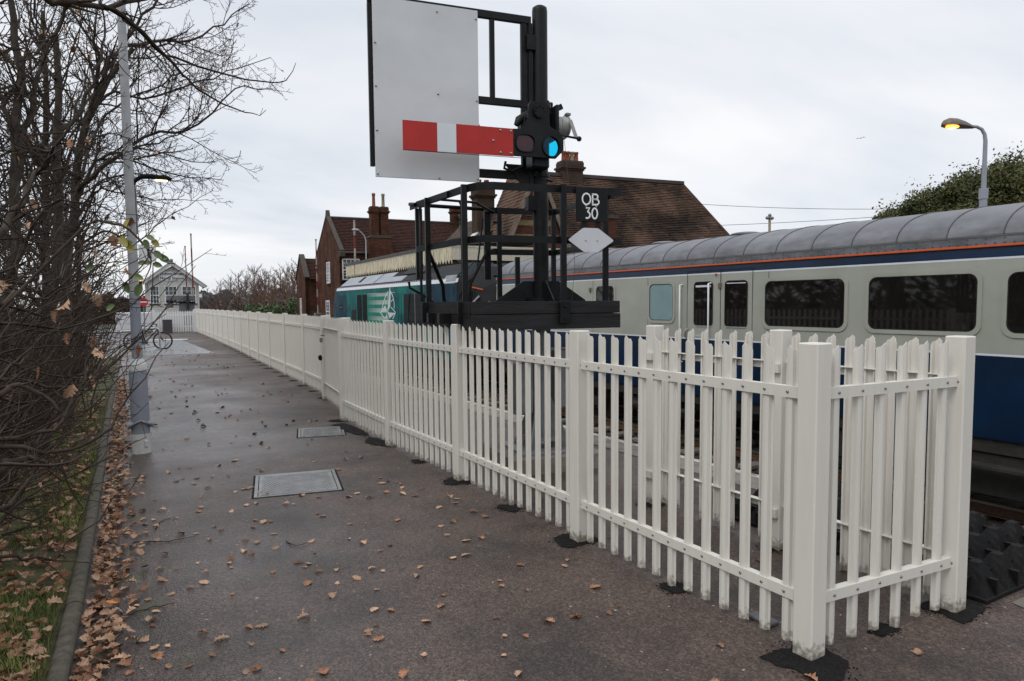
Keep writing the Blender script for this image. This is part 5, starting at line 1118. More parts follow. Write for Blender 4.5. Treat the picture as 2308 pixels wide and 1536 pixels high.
t = place('barrier_cabinet', 'large pale grey white panel cabinet left of the picket fence', 'cabinet', 0, (2.0, 50.6, 0))
b = MB(); b.cbox((-1.1, -.1, .1), (.9, .4, 1.35), .05); b.build('cabinet_body', M_['van'], t)
for x in (-1.0, .8):
    b = MB(); b.box((x - .05, .1, 0), (x + .05, .2, .1)); b.build('foot', M_['greymetal'], t)
b = MB(); b.box((-1.0, -.104, .62), (.8, -.101, .64)); b.build('panel_joint', M_['greymetal'], t)

t = place('litter_bin', 'dark square bin standing against the picket fence', 'bin', 0, (3.77, 49.9, 0))
b = MB(); b.cbox((-.27, -.2, 0), (.27, .2, .82), .02); b.build('bin_body', M_['binm'], t); b = MB(); b.cbox((-.3, -.23, .821), (.3, .23, .87), .02); b.build('lid', M_['greybox'], t)

t = place('no_entry_sign', 'round red no entry sign with white bar on a post', 'road sign', 3, (2.45, 49.4, 0))
b = MB(); b.cyl((0, .04, 0), (0, .04, 2.3), .035, 8); b.build('sign_post', M_['greymetal'], t)
b = MB(); b.cyl((0, -.005, 2.0), (0, .012, 2.0), .26, 24); b.build('sign_face', M_['nored'], t); b = MB(); b.box((-.19, -.012, 1.965), (.19, -.006, 2.035)); b.build('sign_bar', M_['sign'], t)

t = place('crossing_light', 'black crossing light unit showing small orange lamps beside the lamp post', 'traffic light', 4, (2.12, 47.4, 0))
b = MB(); b.cyl((0, .1, 0), (0, .1, 3.2), .05, 8); b.build('light_post', M_['greymetal'], t)
b = MB(); b.prism([(-.28, 3.45), (.22, 3.45), (.14, 2.72), (-.28, 2.72)], 'y', -.05, .1); b.build('light_hood', M_['sooty'], t)
for x, z, m in ((.02, 3.28, 'amber'), (.12, 3.28, 'amber'), (-.22, 2.78, 'redlit')):
    b = MB(); b.cyl((x, -.08, z), (x, -.051, z), .045, 10); b.build('light_lens', M_[m], t)

# bicycle at a stainless hoop stand
def bicycle(label, loc, az):
    B = thing('bicycle', label, 'bicycle', loc, az)
    def wheel(y):
        b = MB(); n = 30; b.tube([(0, y + .335 * cos(2*pi*k/n), .345 + .335 * sin(2*pi*k/n)) for k in range(n + 1)], .032, 6, caps=False); w = b.build('wheel', M_['tyre'], B)
        s = MB()
        for k in range(16): a = 2*pi*k/16; s.tube([(0, y, .345), (0, y + .32*cos(a), .345 + .32*sin(a))], .0022, 3)
        s.ball((0, y, .345), .035, 8, 5); s.build('spokes', M_['steel'], w, kind='stuff')
    wheel(.53); wheel(-.53)
    f = MB()
    for p, q in (((0, -.10, .30), (0, -.22, .80)), ((0, -.10, .30), (0, .34, .78)), ((0, -.20, .74), (0, .32, .84)), ((0, -.53, .345), (0, -.10, .30)), ((0, -.53, .345), (0, -.20, .74)), ((0, .30, .90), (0, .36, .72)), ((0, .36, .72), (0, .53, .345))): f.tube([p, q], .024, 6)
    f.build('frame', M_['sooty'], B)
    b = MB(); b.cbox((-.06, -.36, .94), (.06, -.12, .98), .015); b.cyl((0, -.22, .8), (0, -.24, .95), .014, 6); b.build('saddle', M_['sooty'], B)
    b = MB(); b.tube([(-.28, .22, 1.02), (-.2, .3, 1.02), (0, .33, 1.0), (.2, .3, 1.02), (.28, .22, 1.02)], .013, 6); b.cyl((0, .30, .9), (0, .33, 1.0), .015, 6); b.build('handlebar', M_['sooty'], B)
    b = MB(); b.cyl((-.02, -.10, .30), (.02, -.10, .30), .10, 18); b.build('chainring', M_['steel'], B)
    for s in (-1, 1):
        b = MB(); b.bar((s * .05, -.10, .30), (s * .05, -.10 + s * .12, .30 - s * .11), .015, .02); b.cbox((s * .08 - .03, -.13 + s * .12, .28 - s * .11), (s * .08 + .03, -.06 + s * .12, .30 - s * .11), .005); b.build('pedal', M_['sooty'], B)
bicycle('black mountain bicycle leaning at the stainless hoop stand beside the path', (1.66, 31.5, 0), 100)
t = place('bicycle_stand', 'stainless steel hoop bicycle stand at the edge of the path', 'bicycle stand', 88, (1.80, 30.6, 0))
b = MB(); b.tube([(0, .22, 0), (0, .22, .78), (0, .19, .84), (0, .12, .88), (0, -.5, .88), (0, -.57, .84), (0, -.6, .78), (0, -.6, 0)], .03, 10); b.build('hoop', M_['chrome'], t)
t = place('bicycle_stand', 'second low stainless hoop stand, half hidden behind the lamp post', 'bicycle stand', 88, (1.25, 32.2, 0))
b = MB(); b.tube([(0, .3, 0), (0, .3, .68), (0, .22, .74), (0, -.5, .74), (0, -.57, .68), (0, -.57, 0)], .03, 10); b.build('hoop', M_['chrome'], t)

# ------------------------------------------------------------------ lamps
def lamp_left():
    global LP1; T = LP1 = thing('lamp_post', 'tall slim grey hinged lamp post with thick base, number 1 sign and small lit lamp', 'lamp post', (.372, 9.36, 0), 0)
    def cyl(n, z0, z1, r0, r1, m): b = MB(); b.tube([(0, 0, z0), (0, 0, z1)], [r0, r1], 28); return b.build(n, M_[m], T)
    cyl('base_band', 0, .235, .106, .102, 'polewhite'); cyl('base_column', .236, .985, .102, .098, 'polegrey')
    b = MB(); b.tube([(0, 0, .986), (0, 0, 1.06), (0, 0, 1.07), (0, 0, 1.13)], [.098, .097, .090, .060], 28); b.build('base_cap', M_['polewhite'], T)
    cyl('pole_joint', 1.131, 1.9, .058, .056, 'polegrey'); cyl('pole', 1.9, 7.6, .054, .040, 'polepale')
    b = MB(); b.tube([(-.125, -.04, .315), (-.09, -.10, .35), (0, -.122, .40), (.09, -.10, .35), (.125, -.04, .33)], .016, 6); b.build('hinge_strap', M_['greymetal'], T)
    for s in (-1, 1):
        b = MB(); b.cyl((s * .08, -.04, .345), (s * .135, -.04, .345), .04, 16); b.build('hinge_pin', M_['polegrey'], T)
    b = MB(); b.cbox((.03, -.116, .08), (.07, -.095, .16), .006); b.build('lock', M_['polewhite'], T)
lamp_left()

def lamp_left_fittings(T):
    b = MB(); b.tube([(.03, 0, 3.14), (.06, .0, 3.21), (.12, 0, 3.26), (.20, 0, 3.275), (.40, 0, 3.27), (.45, 0, 3.265)], [.018, .022, .026, .030, .028, .014], 10); b.build('lamp_head', M_['sooty'], T)
    b = MB(); b.box((.27, -.03, 3.232), (.40, .03, 3.241)); b.build('lamp_glass', M_['ledglow'], T)
    s_ = MB(); s_.cbox((.062, -.03, 2.275), (.245, -.018, 2.46), .003); s_ = s_.build('number_sign', M_['sign'], T)
    t1 = text_mesh('1', .17, M_['navyink'], .001, bold=.004); t1.transform(Matrix.Translation((.165, -.0315, 2.37)) @ Matrix.Rotation(radians(90), 4, 'X')); inst('lettering', t1, s_)
    nb = MB(); nb.cbox((.0, .0, 2.60), (.014, .42, 3.14), .003); nb.build('notice_board', M_['greymetal'], T, loc=(.058, .02, 0), rz=radians(4))
lamp_left_fittings(LP1)

def lamp_right():
    T = thing('street_lamp', 'lit orange street lamp with a curved neck rising behind the coach roof', 'street lamp', (15.2, 7.28, 0), 0)
    b = MB(); b.tube([(0, 0, 0), (0, 0, 3.72)], [.07, .07], 16); b.build('lower_column', M_['polegrey'], T); b = MB(); b.tube([(0, 0, 3.721), (0, 0, 3.93)], .082, 16); b.build('collar', M_['polegrey'], T)
    d = Vector((right.x, right.y, 0)).normalized() * -1
    P = lambda u, z: (d.x * u, d.y * u, z)
    b = MB(); b.tube([P(0, 3.931), P(0, 4.85), P(.02, 4.98), P(.08, 5.08), P(.18, 5.13), P(.26, 5.135)], [.046, .038, .034, .032, .030, .030], 14); b.build('neck', M_['polegrey'], T)
    prof = [(.24, .03), (.32, .07), (.45, .12), (.60, .155), (.74, .15), (.83, .10), (.86, .03)]
    b = MB(); n = 14; b.smooth = True; vs = []
    sx = Vector((-d.y, d.x, 0))
    for u, r in prof:
        for k in range(n):
            a = pi * k / (n - 1); vs.append(Vector(P(u, 5.11 + (u - .24) * .10)) + sx * (r * cos(a)) + Vector((0, 0, r * .95 * sin(a))))
    fs = [(i*n + k, i*n + k + 1, (i+1)*n + k + 1, (i+1)*n + k) for i in range(len(prof) - 1) for k in range(n - 1)]
    b.add(vs, fs); b.build('lamp_head', M_['lamphead'], T)
    b = MB(); vs = []
    for u, r in prof: vs += [Vector(P(u, 5.10 + (u - .24) * .10)) + sx * r, Vector(P(u, 5.10 + (u - .24) * .10)) - sx * r]
    b.add(vs, [(2*i, 2*i+1, 2*i+3, 2*i+2) for i in range(len(prof) - 1)]); b.build('lamp_tray', M_['lamphead'], T)
    c = Vector(P(.66, 5.10 + .035)); b = MB(); vs = []
    b.ball(c, .15, 16, 8, (abs(d.x) * .8 + .35, abs(d.y) * .7 + .35, .18)); b.build('lamp_glass', M_['lampglow'], T)
    b = MB(); b.ball(c - Vector((0, 0, .012)), .075, 12, 6, (1, 1, .3)); b.build('lamp_tube', M_['lampcore'], T)
lamp_right()
T = thing('street_lamp', 'small distant twin headed lamp seen just above the coach roof', 'street lamp', (23.24, 18.97, 0), 0)
b = MB(); b.tube([(0, 0, 0), (0, 0, 5.0)], .05, 10); b.build('column', M_['potbuff'], T)
b = MB(); b.cyl((-.12, 0, 5.05), (.12, 0, 5.05), .05, 8); b.ball((-.12, 0, 5.04), .09, 8, 5, (1, 1, .8)); b.ball((.12, 0, 5.04), .09, 8, 5, (1, 1, .8)); b.ball((0, 0, 5.15), .07, 8, 5); b.build('lamp_head', M_['greymetal'], T)
T = thing('street_lamp', 'pale green grey lamp with a hooked neck in front of the brick house roof', 'street lamp', (15.5, 45.2, 0), 0)
b = MB(); b.tube([(0, 0, 0), (0, 0, 6.0), (-.08, 0, 6.25), (-.3, 0, 6.5), (-.5, 0, 6.62)], [.045, .04, .035, .03, .028], 10); b.build('column', M_['boxroof'], T)
b = MB(); b.ball((-.68, 0, 6.64), .24, 12, 6, (1.1, .6, .38)); b.build('lamp_head', M_['boxroof'], T)
# telegraph wires
for i, (a, c, sag, lab) in enumerate(((at(1400, 446, 40), at(2100, 470, 40), .25, 'upper overhead wire crossing the sky between the station roof and the tree'), (at(1500, 512, 40), at(2100, 480, 40), .1, 'lower overhead wire crossing the sky just above the coach roof'))):
    b = MB(); b.tube([a.lerp(c, k / 12) - Vector((0, 0, 4 * sag * (k / 12) * (1 - k / 12))) for k in range(13)], .012, 4); o = b.build('overhead_wire', M_['cable']); tag(o, lab, 'wire')
# bird
b = MB(); p = at(1940, 312, 60); rr_ = Vector((right.x, right.y, 0))
b.add([p, p + rr_ * .22 + ez * .11, p + rr_ * .40 + ez * .06, p + rr_ * .20 + ez * .05], [(0, 1, 2, 3)]); b.add([p, p - rr_ * .22 + ez * .02, p - rr_ * .4 - ez * .04, p - rr_ * .2 - ez * .03], [(0, 1, 2, 3)]); b.ball(p, .035, 8, 5, (2, 2, .8))
tag(b.build('bird', M_['greymetal']), 'tiny distant gull flying in the grey sky', 'bird')

# ------------------------------------------------------------------ vegetation
class TB:
    """fast branch collector: tapered polylines -> one mesh"""
    def __init__(s): s.v = []; s.f = []
    def tube(s, pts, rad, n):
        m = len(pts); v = s.v; f = s.f; o = len(v)
        t = pts[1] - pts[0]; u = t.orthogonal().normalized()
        cs = [(cos(2 * pi * k / n), sin(2 * pi * k / n)) for k in range(n)]
        for i in range(m):
            t = (pts[min(i + 1, m - 1)] - pts[max(i - 1, 0)]); t.normalize()
            u = u - t * u.dot(t)
            if u.length_squared < 1e-9: u = t.orthogonal()
            u.normalize(); w = t.cross(u); r = rad[i]; p = pts[i]
            for c, q in cs: v.append((p.x + (u.x * c + w.x * q) * r, p.y + (u.y * c + w.y * q) * r, p.z + (u.z * c + w.z * q) * r))
        for i in range(m - 1):
            b = o + i * n
            for k in range(n): k2 = (k + 1) % n; f.append((b + k, b + k2, b + n + k2, b + n + k))
    def build(s, name, m, parent=None, kind=None):
        me = bpy.data.meshes.new(name); me.from_pydata(s.v, [], s.f); me.materials.append(m)
        me.polygons.foreach_set('use_smooth', [True] * len(s.f)); me.update()
        return inst(name, me, parent, (0, 0, 0) if not parent else tuple(-Vector(parent.location)), 0, kind)

def rv(r): 
    return Vector((r.gauss(0, 1), r.gauss(0, 1), r.gauss(0, 1))).normalized()
def grow(T, pts, r0, r1, r, lv, dens, ratio, up=.25, wig=.16, ang=(35, 65), tips=None, minr=.0016, maxlv=3, start=.15, bias=None):
    """tube along pts, then side branches; T: list of TB per level"""
    n = len(pts); L = sum((pts[i + 1] - pts[i]).length for i in range(n - 1))
    rad = [r0 + (r1 - r0) * (i / (n - 1)) ** .8 for i in range(n)]
    T[min(lv, len(T) - 1)].tube(pts, rad, 7 if r0 > .03 else (5 if r0 > .012 else 3))
    if tips is not None and lv >= maxlv - 1: tips.append((pts[-1], (pts[-1] - pts[-2]).normalized()))
    if lv >= maxlv: return
    k = max(2, int(L * dens[lv]))
    for j in range(k):
        t = start + (1 - start) * (j + r.random()) / k; fi = t * (n - 1); i = min(int(fi), n - 2); q = fi - i
        p = pts[i].lerp(pts[i + 1], q); d = (pts[i + 1] - pts[i]).normalized(); rr = rad[i] + (rad[i + 1] - rad[i]) * q
        s = d.cross(rv(r)); s.normalize(); a = radians(r.uniform(*ang)); nd = d * cos(a) + s * sin(a)
        if bias is not None: nd = (nd + bias * .5).normalized()
        l = L * ratio * (1.15 - t * .75) * r.uniform(.6, 1.3)
        cr = max(minr, min(rr * .62, r0 * .62))
        m = max(3, min(7, int(l / (.05 if l < .6 else .12)) + 2)); st = l / (m - 1); np = [p]; c = p
        for _ in range(m - 1):
            nd = (nd + rv(r) * wig + Vector((0, 0, up * r.uniform(.2, 1)))  * (.35)).normalized(); c = c + nd * st; np.append(c)
        grow(T, np, cr, max(minr, cr * .35), r, lv + 1, dens, ratio, up, wig, ang, tips, minr, maxlv, .12, bias)
def spline(ps, n=14, r=None, j=.0):
    ps = [Vector(p) for p in ps]; out = []
    P = [ps[0] * 2 - ps[1]] + ps + [ps[-1] * 2 - ps[-2]]; seg = len(ps) - 1
    for k in range(n + 1):
        t = k / n * seg; i = min(int(t), seg - 1); t -= i; a, b, c, d = P[i:i + 4]
        q = ((b * 2) + (c - a) * t + (a * 2 - b * 5 + c * 4 - d) * t * t + (b * 3 - a - c * 3 + d) * t ** 3) * .5
        if r and 0 < k < n: q = q + rv(r) * j
        out.append(q)
    return out
LEAFS = []
def oak_leaf_meshes():
    r = random.Random(11); outs = []
    for q in range(6):
        half = [(0, 0), (.010, .006), (.024, .015), (.015, .027), (.038, .037), (.022, .048), (.045, .062), (.024, .072), (.036, .086), (.014, .094), (0, .102)]
        curl = r.uniform(-9, 9); fold = r.uniform(.1, .55); bend = r.uniform(-6, 7); tw = r.uniform(-6, 6)
        vs = []; n = len(half)
        def P(x, y): 
            z = abs(x) * fold + curl * x * x + bend * (y - .05) ** 2 * .6 + tw * x * (y - .05)
            return (x, y - .054, z + .004)
        mid = [P(0, y) for _, y in half]; Rr = [P(x * r.uniform(.75, 1.15), y + r.uniform(-.003, .003)) for x, y in half]; Ll = [P(-x * r.uniform(.75, 1.15), y + r.uniform(-.003, .003)) for x, y in half]
        vs = mid + Rr + Ll; fs = []
        for i in range(n - 1): fs += [(i, n + i, n + i + 1, i + 1), (i + 1, 2 * n + i + 1, 2 * n + i, i)]
        zs = min(v[2] for v in vs); vs = [(x, y, z - zs + .0015) for x, y, z in vs]
        vs.append((0, -.075, .004)); vs.append((.0012, -.054, mid[0][2] - zs)); fs.append((len(vs) - 2, len(vs) - 1, 0))
        outs.append((vs, fs))
    return outs
OAK = oak_leaf_meshes()
OAKM = []
for q, (vs, fs) in enumerate(OAK):
    for m in ('leafb', 'leafp'):
        b = MB(); b.add(vs, fs); OAKM.append(b.mesh('oak_leaf', M_[m]))

def hanging_leaves(root, tips, n, r, mats=('leafb',), size=.8):
    tips = [q for q in tips if math.hypot(q[0].x, q[0].y) > 3.3]
    """brown leaves still hanging on twig tips, each a part"""
    for k in range(n):
        p, d = tips[r.randrange(len(tips))]; me = OAKM[r.randrange(12)]
        o = inst('leaf', me, root, tuple(p - Vector(root.location)), (r.uniform(1.2, 2.6), r.uniform(-.6, .6), r.uniform(0, 6.28))); s = size * r.uniform(.7, 1.15); o.scale = (s, s, s)

def tree(name, label, base, trunk, r0, limbs, seed, dens=(1.6, 4.5, 6), ratio=.5, group='bare winter trees on the left verge', leaves=0, minr=.0022, maxlv=3, auto=0, up=.3, H=None, wig=.16):
    t = thing(name, label, 'tree', base, 0, group); r = random.Random(seed)
    TT = [TB(), TB(), TB()]; tips = []
    tp = spline(trunk, 14, r, .03); n = len(tp)
    rad = [r0 * (1.25 if i == 0 else 1) * (1 - .62 * i / (n - 1)) for i in range(n)]
    TT[0].tube(tp, rad, 10)
    for L in limbs:
        ps = spline(L[0], 16, r, .03)
        grow(TT[1:], ps, L[1] * .60, max(minr, L[1] * .10), r, 0, (dens[0], dens[1], dens[2]), ratio, up, wig, tips=tips, minr=minr, maxlv=maxlv)
    for k in range(auto):
        f = .3 + .7 * (k + r.random()) / auto; i = min(int(f * (n - 1)), n - 2); p = tp[i]; a = k * 2.4 + r.random(); el = r.uniform(.25, .9) + f * .4
        d = Vector((cos(a) * cos(el), sin(a) * cos(el), sin(el))); l = (tp[-1] - tp[0]).length * r.uniform(.28, .5) * (1.2 - f * .5); c = p; ps = [p]
        for _ in range(7): d = (d + rv(r) * .2 + Vector((0, 0, .06))).normalized(); c = c + d * l / 7; ps.append(c)
        grow(TT[1:], ps, max(.012, rad[i] * .5), max(minr, rad[i] * .08), r, 0, dens, ratio, up, wig, tips=tips, minr=minr, maxlv=maxlv)
    TT[0].build('trunk', M_['bark'], t); TT[1].build('branches', M_['bark'], t); TT[2].build('twigs', M_['twig'], t, kind='stuff')
    if leaves: hanging_leaves(t, tips, leaves, r)
    return t

A = at
# main oak, limbs reaching out over the path
D = 11.5
tree('oak_tree', 'largest bare oak, its long limbs reaching right across the slim lamp post', (-.45, 11.2, 0),
     [(-.45, 11.2, 0), (-.40, 11.3, 1.6), A(165, 480, D), A(205, 250, D), A(300, 110, D)], .082,
     [([A(170, 430, D), A(235, 375, D - .3), A(340, 300, D - .5), A(440, 290, D - .7), A(520, 205, D - .6), A(606, 200, D)], .055),
      ([A(165, 480, D), A(215, 370, D), A(290, 340, D - .2), A(380, 312, D), A(470, 265, D)], .05),
      ([A(185, 330, D), A(240, 215, D + .3), A(350, 220, D + .2), A(480, 175, D), A(610, 130, D + .2)], .05),
      ([A(200, 270, D), A(250, 130, D), A(330, 95, D + .2), A(420, 90, D), A(500, 55, D), A(560, 10, D)], .06),
      ([A(205, 250, D), A(225, 150, D - .4), A(215, 60, D - .6), A(250, -60, D)], .06),
      ([A(160, 520, D), A(220, 420, D), A(300, 395, D), A(390, 405, D - .2), A(470, 390, D)], .035),
      ([A(155, 560, D), A(210, 440, D), A(260, 430, D), A(350, 450, D), A(470, 450, D + .4)], .035),
      ([A(150, 600, D), A(230, 520, D), A(310, 545, D), A(370, 500, D), A(480, 430, D)], .035),
      ([A(180, 360, D), A(110, 260, D), A(60, 120, D), A(30, -20, D)], .06),
      ([A(180, 400, D), A(90, 360, D - .5), A(-20, 330, D)], .07),
      ([A(230, 170, D), A(330, 30, D), A(420, -40, D), A(480, -60, D)], .05),
      ([A(170, 430, D), A(250, 250, D + 1), A(380, 180, D + 1), A(480, 110, D + 1)], .045),
      ([A(150, 560, D), A(120, 420, D + .6), A(70, 260, D + .8), A(110, 100, D + 1)], .06)],
     21, dens=(6.5, 12, 14), ratio=.35, leaves=14, minr=.0030, wig=.22)
# topped trunk beside it
tree('oak_tree', 'bare tree with a dark trunk sawn off flat, left of the slim lamp post', (-.62, 9.0, 0),
     [(-.62, 9.0, 0), A(118, 760, 8.6), A(128, 420, 8.6), A(124, 75, 8.6)], .072,
     [([A(128, 350, 8.6), A(60, 330, 8.2), A(-30, 370, 8)], .06), ([A(126, 300, 8.6), A(190, 230, 8.8), A(230, 90, 9), A(220, -50, 9)], .05),
      ([A(126, 180, 8.6), A(80, 90, 8.8), A(60, -60, 9)], .04), ([A(128, 420, 8.6), A(200, 330, 8.5), A(260, 300, 8.5), A(330, 330, 8.4)], .03)],
     22, dens=(6.5, 11, 13), ratio=.38, leaves=14, minr=.0028, wig=.2)
tree('oak_tree', 'bare many stemmed tree at the far left edge of the verge', (-1.15, 8.0, 0),
     [(-1.15, 8.0, 0), A(10, 700, 8), A(40, 350, 8), A(35, 60, 8), A(0, -60, 8)], .055,
     [([A(30, 420, 8), A(70, 240, 8), A(130, 60, 8), A(180, -60, 8)], .06), ([A(20, 500, 8), A(80, 395, 7.5), A(150, 300, 7), A(200, 150, 7)], .05),
      ([A(30, 300, 8), A(-20, 150, 8), A(-60, 0, 8)], .05), ([A(10, 640, 8), A(100, 480, 7.5), A(180, 420, 7.2), A(260, 340, 7.2)], .035), ([A(20, 560, 8), A(-40, 400, 8), A(-80, 250, 8)], .05)],
     23, dens=(6.5, 11, 13), ratio=.40, leaves=14, minr=.0027, wig=.22)
# hedgerow trees farther along the verge
for k, (x, y, h, lab) in enumerate(((-.9, 15.5, 5.0, 'smaller bare verge tree behind the large oak'), (-.5, 20, 4.6, 'thin bare verge tree seen through branches left of the lamp post'), (-.9, 25, 5.0, 'farthest bare verge tree before the bicycle stands'), (-2.6, 13, 6.5, 'tall bare tree deep behind the left verge'), (-2.4, 18.5, 6, 'bare tree deep in the hedge behind the farther verge'), (-1.5, 10.2, 6.6, 'slender bare tree standing just left of the largest oak'), (-1.9, 8.6, 6.2, 'slender bare tree deep behind the many stemmed tree'), (-.75, 13.4, 6.4, 'slender bare tree directly behind the largest oak'))):
    tree('verge_tree', lab, (x, y, 0), [(x, y, 0), (x + .1, y, h * .45), (x + .2, y + .1, h)], .08, [], 40 + k, dens=(3.2, 5, 5), ratio=.45, auto=24, minr=.0050, wig=.24)

# dense hedge of stems at the back of the verge
def hedge(label, seed, x0, x1, y0, y1, n, h, lean):
    t = thing('bare_hedge', label, 'hedge', ((x0 + x1) / 2, (y0 + y1) / 2, 0), 0); r = random.Random(seed); TT = [TB(), TB(), TB()]; tips = []
    for k in range(n):
        x, y = r.uniform(x0, x1), r.uniform(y0, y1); c = Vector((x, y, 0)); d = Vector((r.uniform(-.2, .45) * lean, r.uniform(-.4, .3), 1)).normalized(); ps = [c]; l = h * r.uniform(.5, 1.05)
        for _ in range(7): d = (d + rv(r) * .16).normalized(); c = c + d * l / 7; ps.append(c)
        grow(TT, ps, .014, .003, r, 0, (5.5, 6), .36, .2, .2, tips=tips, minr=.0028, maxlv=2)
    TT[0].build('stems', M_['twig'], t, kind='stuff'); TT[1].build('branches', M_['twig'], t, kind='stuff'); TT[2].build('twigs', M_['twig'], t, kind='stuff')
    # ivy and evergreen leaves low down among the stems
    b = MB()
    for _ in range(int(n * 55)):
        x, y = r.uniform(x0, x1), r.uniform(y0, y1); z = abs(r.gauss(0, .45)) * h * .55; s = r.uniform(.025, .05)
        nn = rv(r); u = nn.orthogonal().normalized() * s; w = nn.cross(u).normalized() * s; c = Vector((x, y, z)); b.add([c - u, c - w * .7, c + u, c + w], [(0, 1, 2, 3)])
    b.build('evergreen_leaves', M_['leafdd'], t, kind='stuff'); 
    hanging_leaves(t, tips, 26, r)
    return t
hedge('dense dark bare hedge at the back of the near verge', 51, -2.2, -.70, 4.6, 11.0, 190, 2.4, 1)
hedge('dense bare hedge behind the slim lamp post along the farther verge', 52, -2.1, -.15, 11.5, 22, 110, 2.5, 1)

# foreground thicket: long arching shoots reaching in from the left
def thicket():
    t = thing('foreground_shrub', 'tangled foreground shrub of long arching twigs with a few brown leaves, left edge', 'shrub', (-1.0, 3.6, 0), 0); r = random.Random(61)
    TT = [TB(), TB(), TB()]; tips = []
    root = Vector((-1.15, 3.4, 0))
    ends = [(478, 560, 4.2), (440, 610, 4.0), (400, 640, 4.2), (372, 700, 3.8), (360, 560, 4.5), (330, 760, 3.8), (375, 770, 3.5), (348, 800, 3.9), (300, 870, 3.6), (345, 905, 3.4), (330, 985, 3.2), (300, 640, 4.4), (270, 720, 4), (260, 800, 4), (250, 880, 3.8), (230, 960, 3.5),
            (205, 1010, 3.4), (280, 560, 4.6), (240, 500, 4.6), (200, 560, 4.2), (190, 640, 4), (160, 700, 3.8), (150, 820, 3.6), (140, 900, 3.4), (120, 1000, 3.2), (310, 1060, 3.0), (130, 480, 4.4), (90, 560, 4.0), (100, 640, 3.6), (80, 760, 3.5), (60, 880, 3.3), (320, 500, 4.8), (170, 420, 4.6), (100, 400, 4.4), (50, 420, 4.2), (220, 600, 3.8), (240, 660, 3.6), (280, 820, 3.4), (210, 740, 3.5), (180, 780, 3.5), (290, 930, 3.4), (160, 960, 3.5), (250, 1010, 3.3), (70, 960, 3.1), (30, 700, 3.3), (40, 560, 3.6)]
    for k, (px, py, dd) in enumerate(ends):
        e = A(px + r.uniform(-12, 12), py + r.uniform(-12, 12), dd); s0 = A(-60 - r.uniform(0, 120), min(1250, py + r.uniform(60, 330)), dd * r.uniform(.8, 1.0))
        m = s0.lerp(e, .5) + Vector((0, 0, -r.uniform(.05, .28) * (1 if r.random() < .75 else -1))) + rv(r) * .08
        ps = spline([s0, m, e], 12, r, .018)
        r0 = r.choice((.006, .008, .010, .013))
        grow(TT, ps, r0, .0016, r, 0, (5.5, 7), .24, .28, .2, (25, 60), tips=tips, minr=.0011, maxlv=2, start=.2)
        # stem from the ground to the start of the shoot
        g = Vector((-1.3 - r.random() * .6, s0.y + r.uniform(-.3, .3), 0)); TT[0].tube(spline([g, g.lerp(s0, .6) + Vector((-.15, 0, .1)), s0], 6), [r0 * 1.5] * 3 + [r0] * 4, 5)
    for k in range(70):
        px, py = r.uniform(-40, 330), r.uniform(470, 1120); dd = r.uniform(3.8, 6.5)
        if px > 330 - (py - 470) * .18: px *= .7
        e = A(px, py, dd); s0 = A(px - r.uniform(90, 330), py + r.uniform(-60, 260), dd * r.uniform(.85, 1.05)); m = s0.lerp(e, .5) + rv(r) * .12
        grow(TT, spline([s0, m, e], 9, r, .015), r.choice((.004, .006, .008)), .0016, r, 0, (6, 7.5), .26, .25, .2, (25, 60), tips=tips, minr=.0012, maxlv=2, start=.15)
    # thicker trailing boughs
    for a_, b_, c_, r_ in (((-20, 1070, 3.2), (60, 1030, 3.4), (150, 1075, 3.3), .02), ((-30, 590, 4), (40, 470, 4.3), (90, 380, 4.6), .028), ((-30, 890, 3.2), (60, 880, 3.3), (140, 930, 3.3), .014)):
        grow(TT, spline([A(*a_), A(*b_), A(*c_)], 10, r, .02), r_, .006, r, 0, (4, 6), .3, .3, .2, tips=tips, minr=.0012, maxlv=2)
    TT[0].build('shoots', M_['twig'], t, kind='stuff'); TT[1].build('side_twigs', M_['twig'], t, kind='stuff'); TT[2].build('twigs', M_['twig'], t, kind='stuff')
    hanging_leaves(t, tips, 46, r, size=.72)
    return t
thicket()
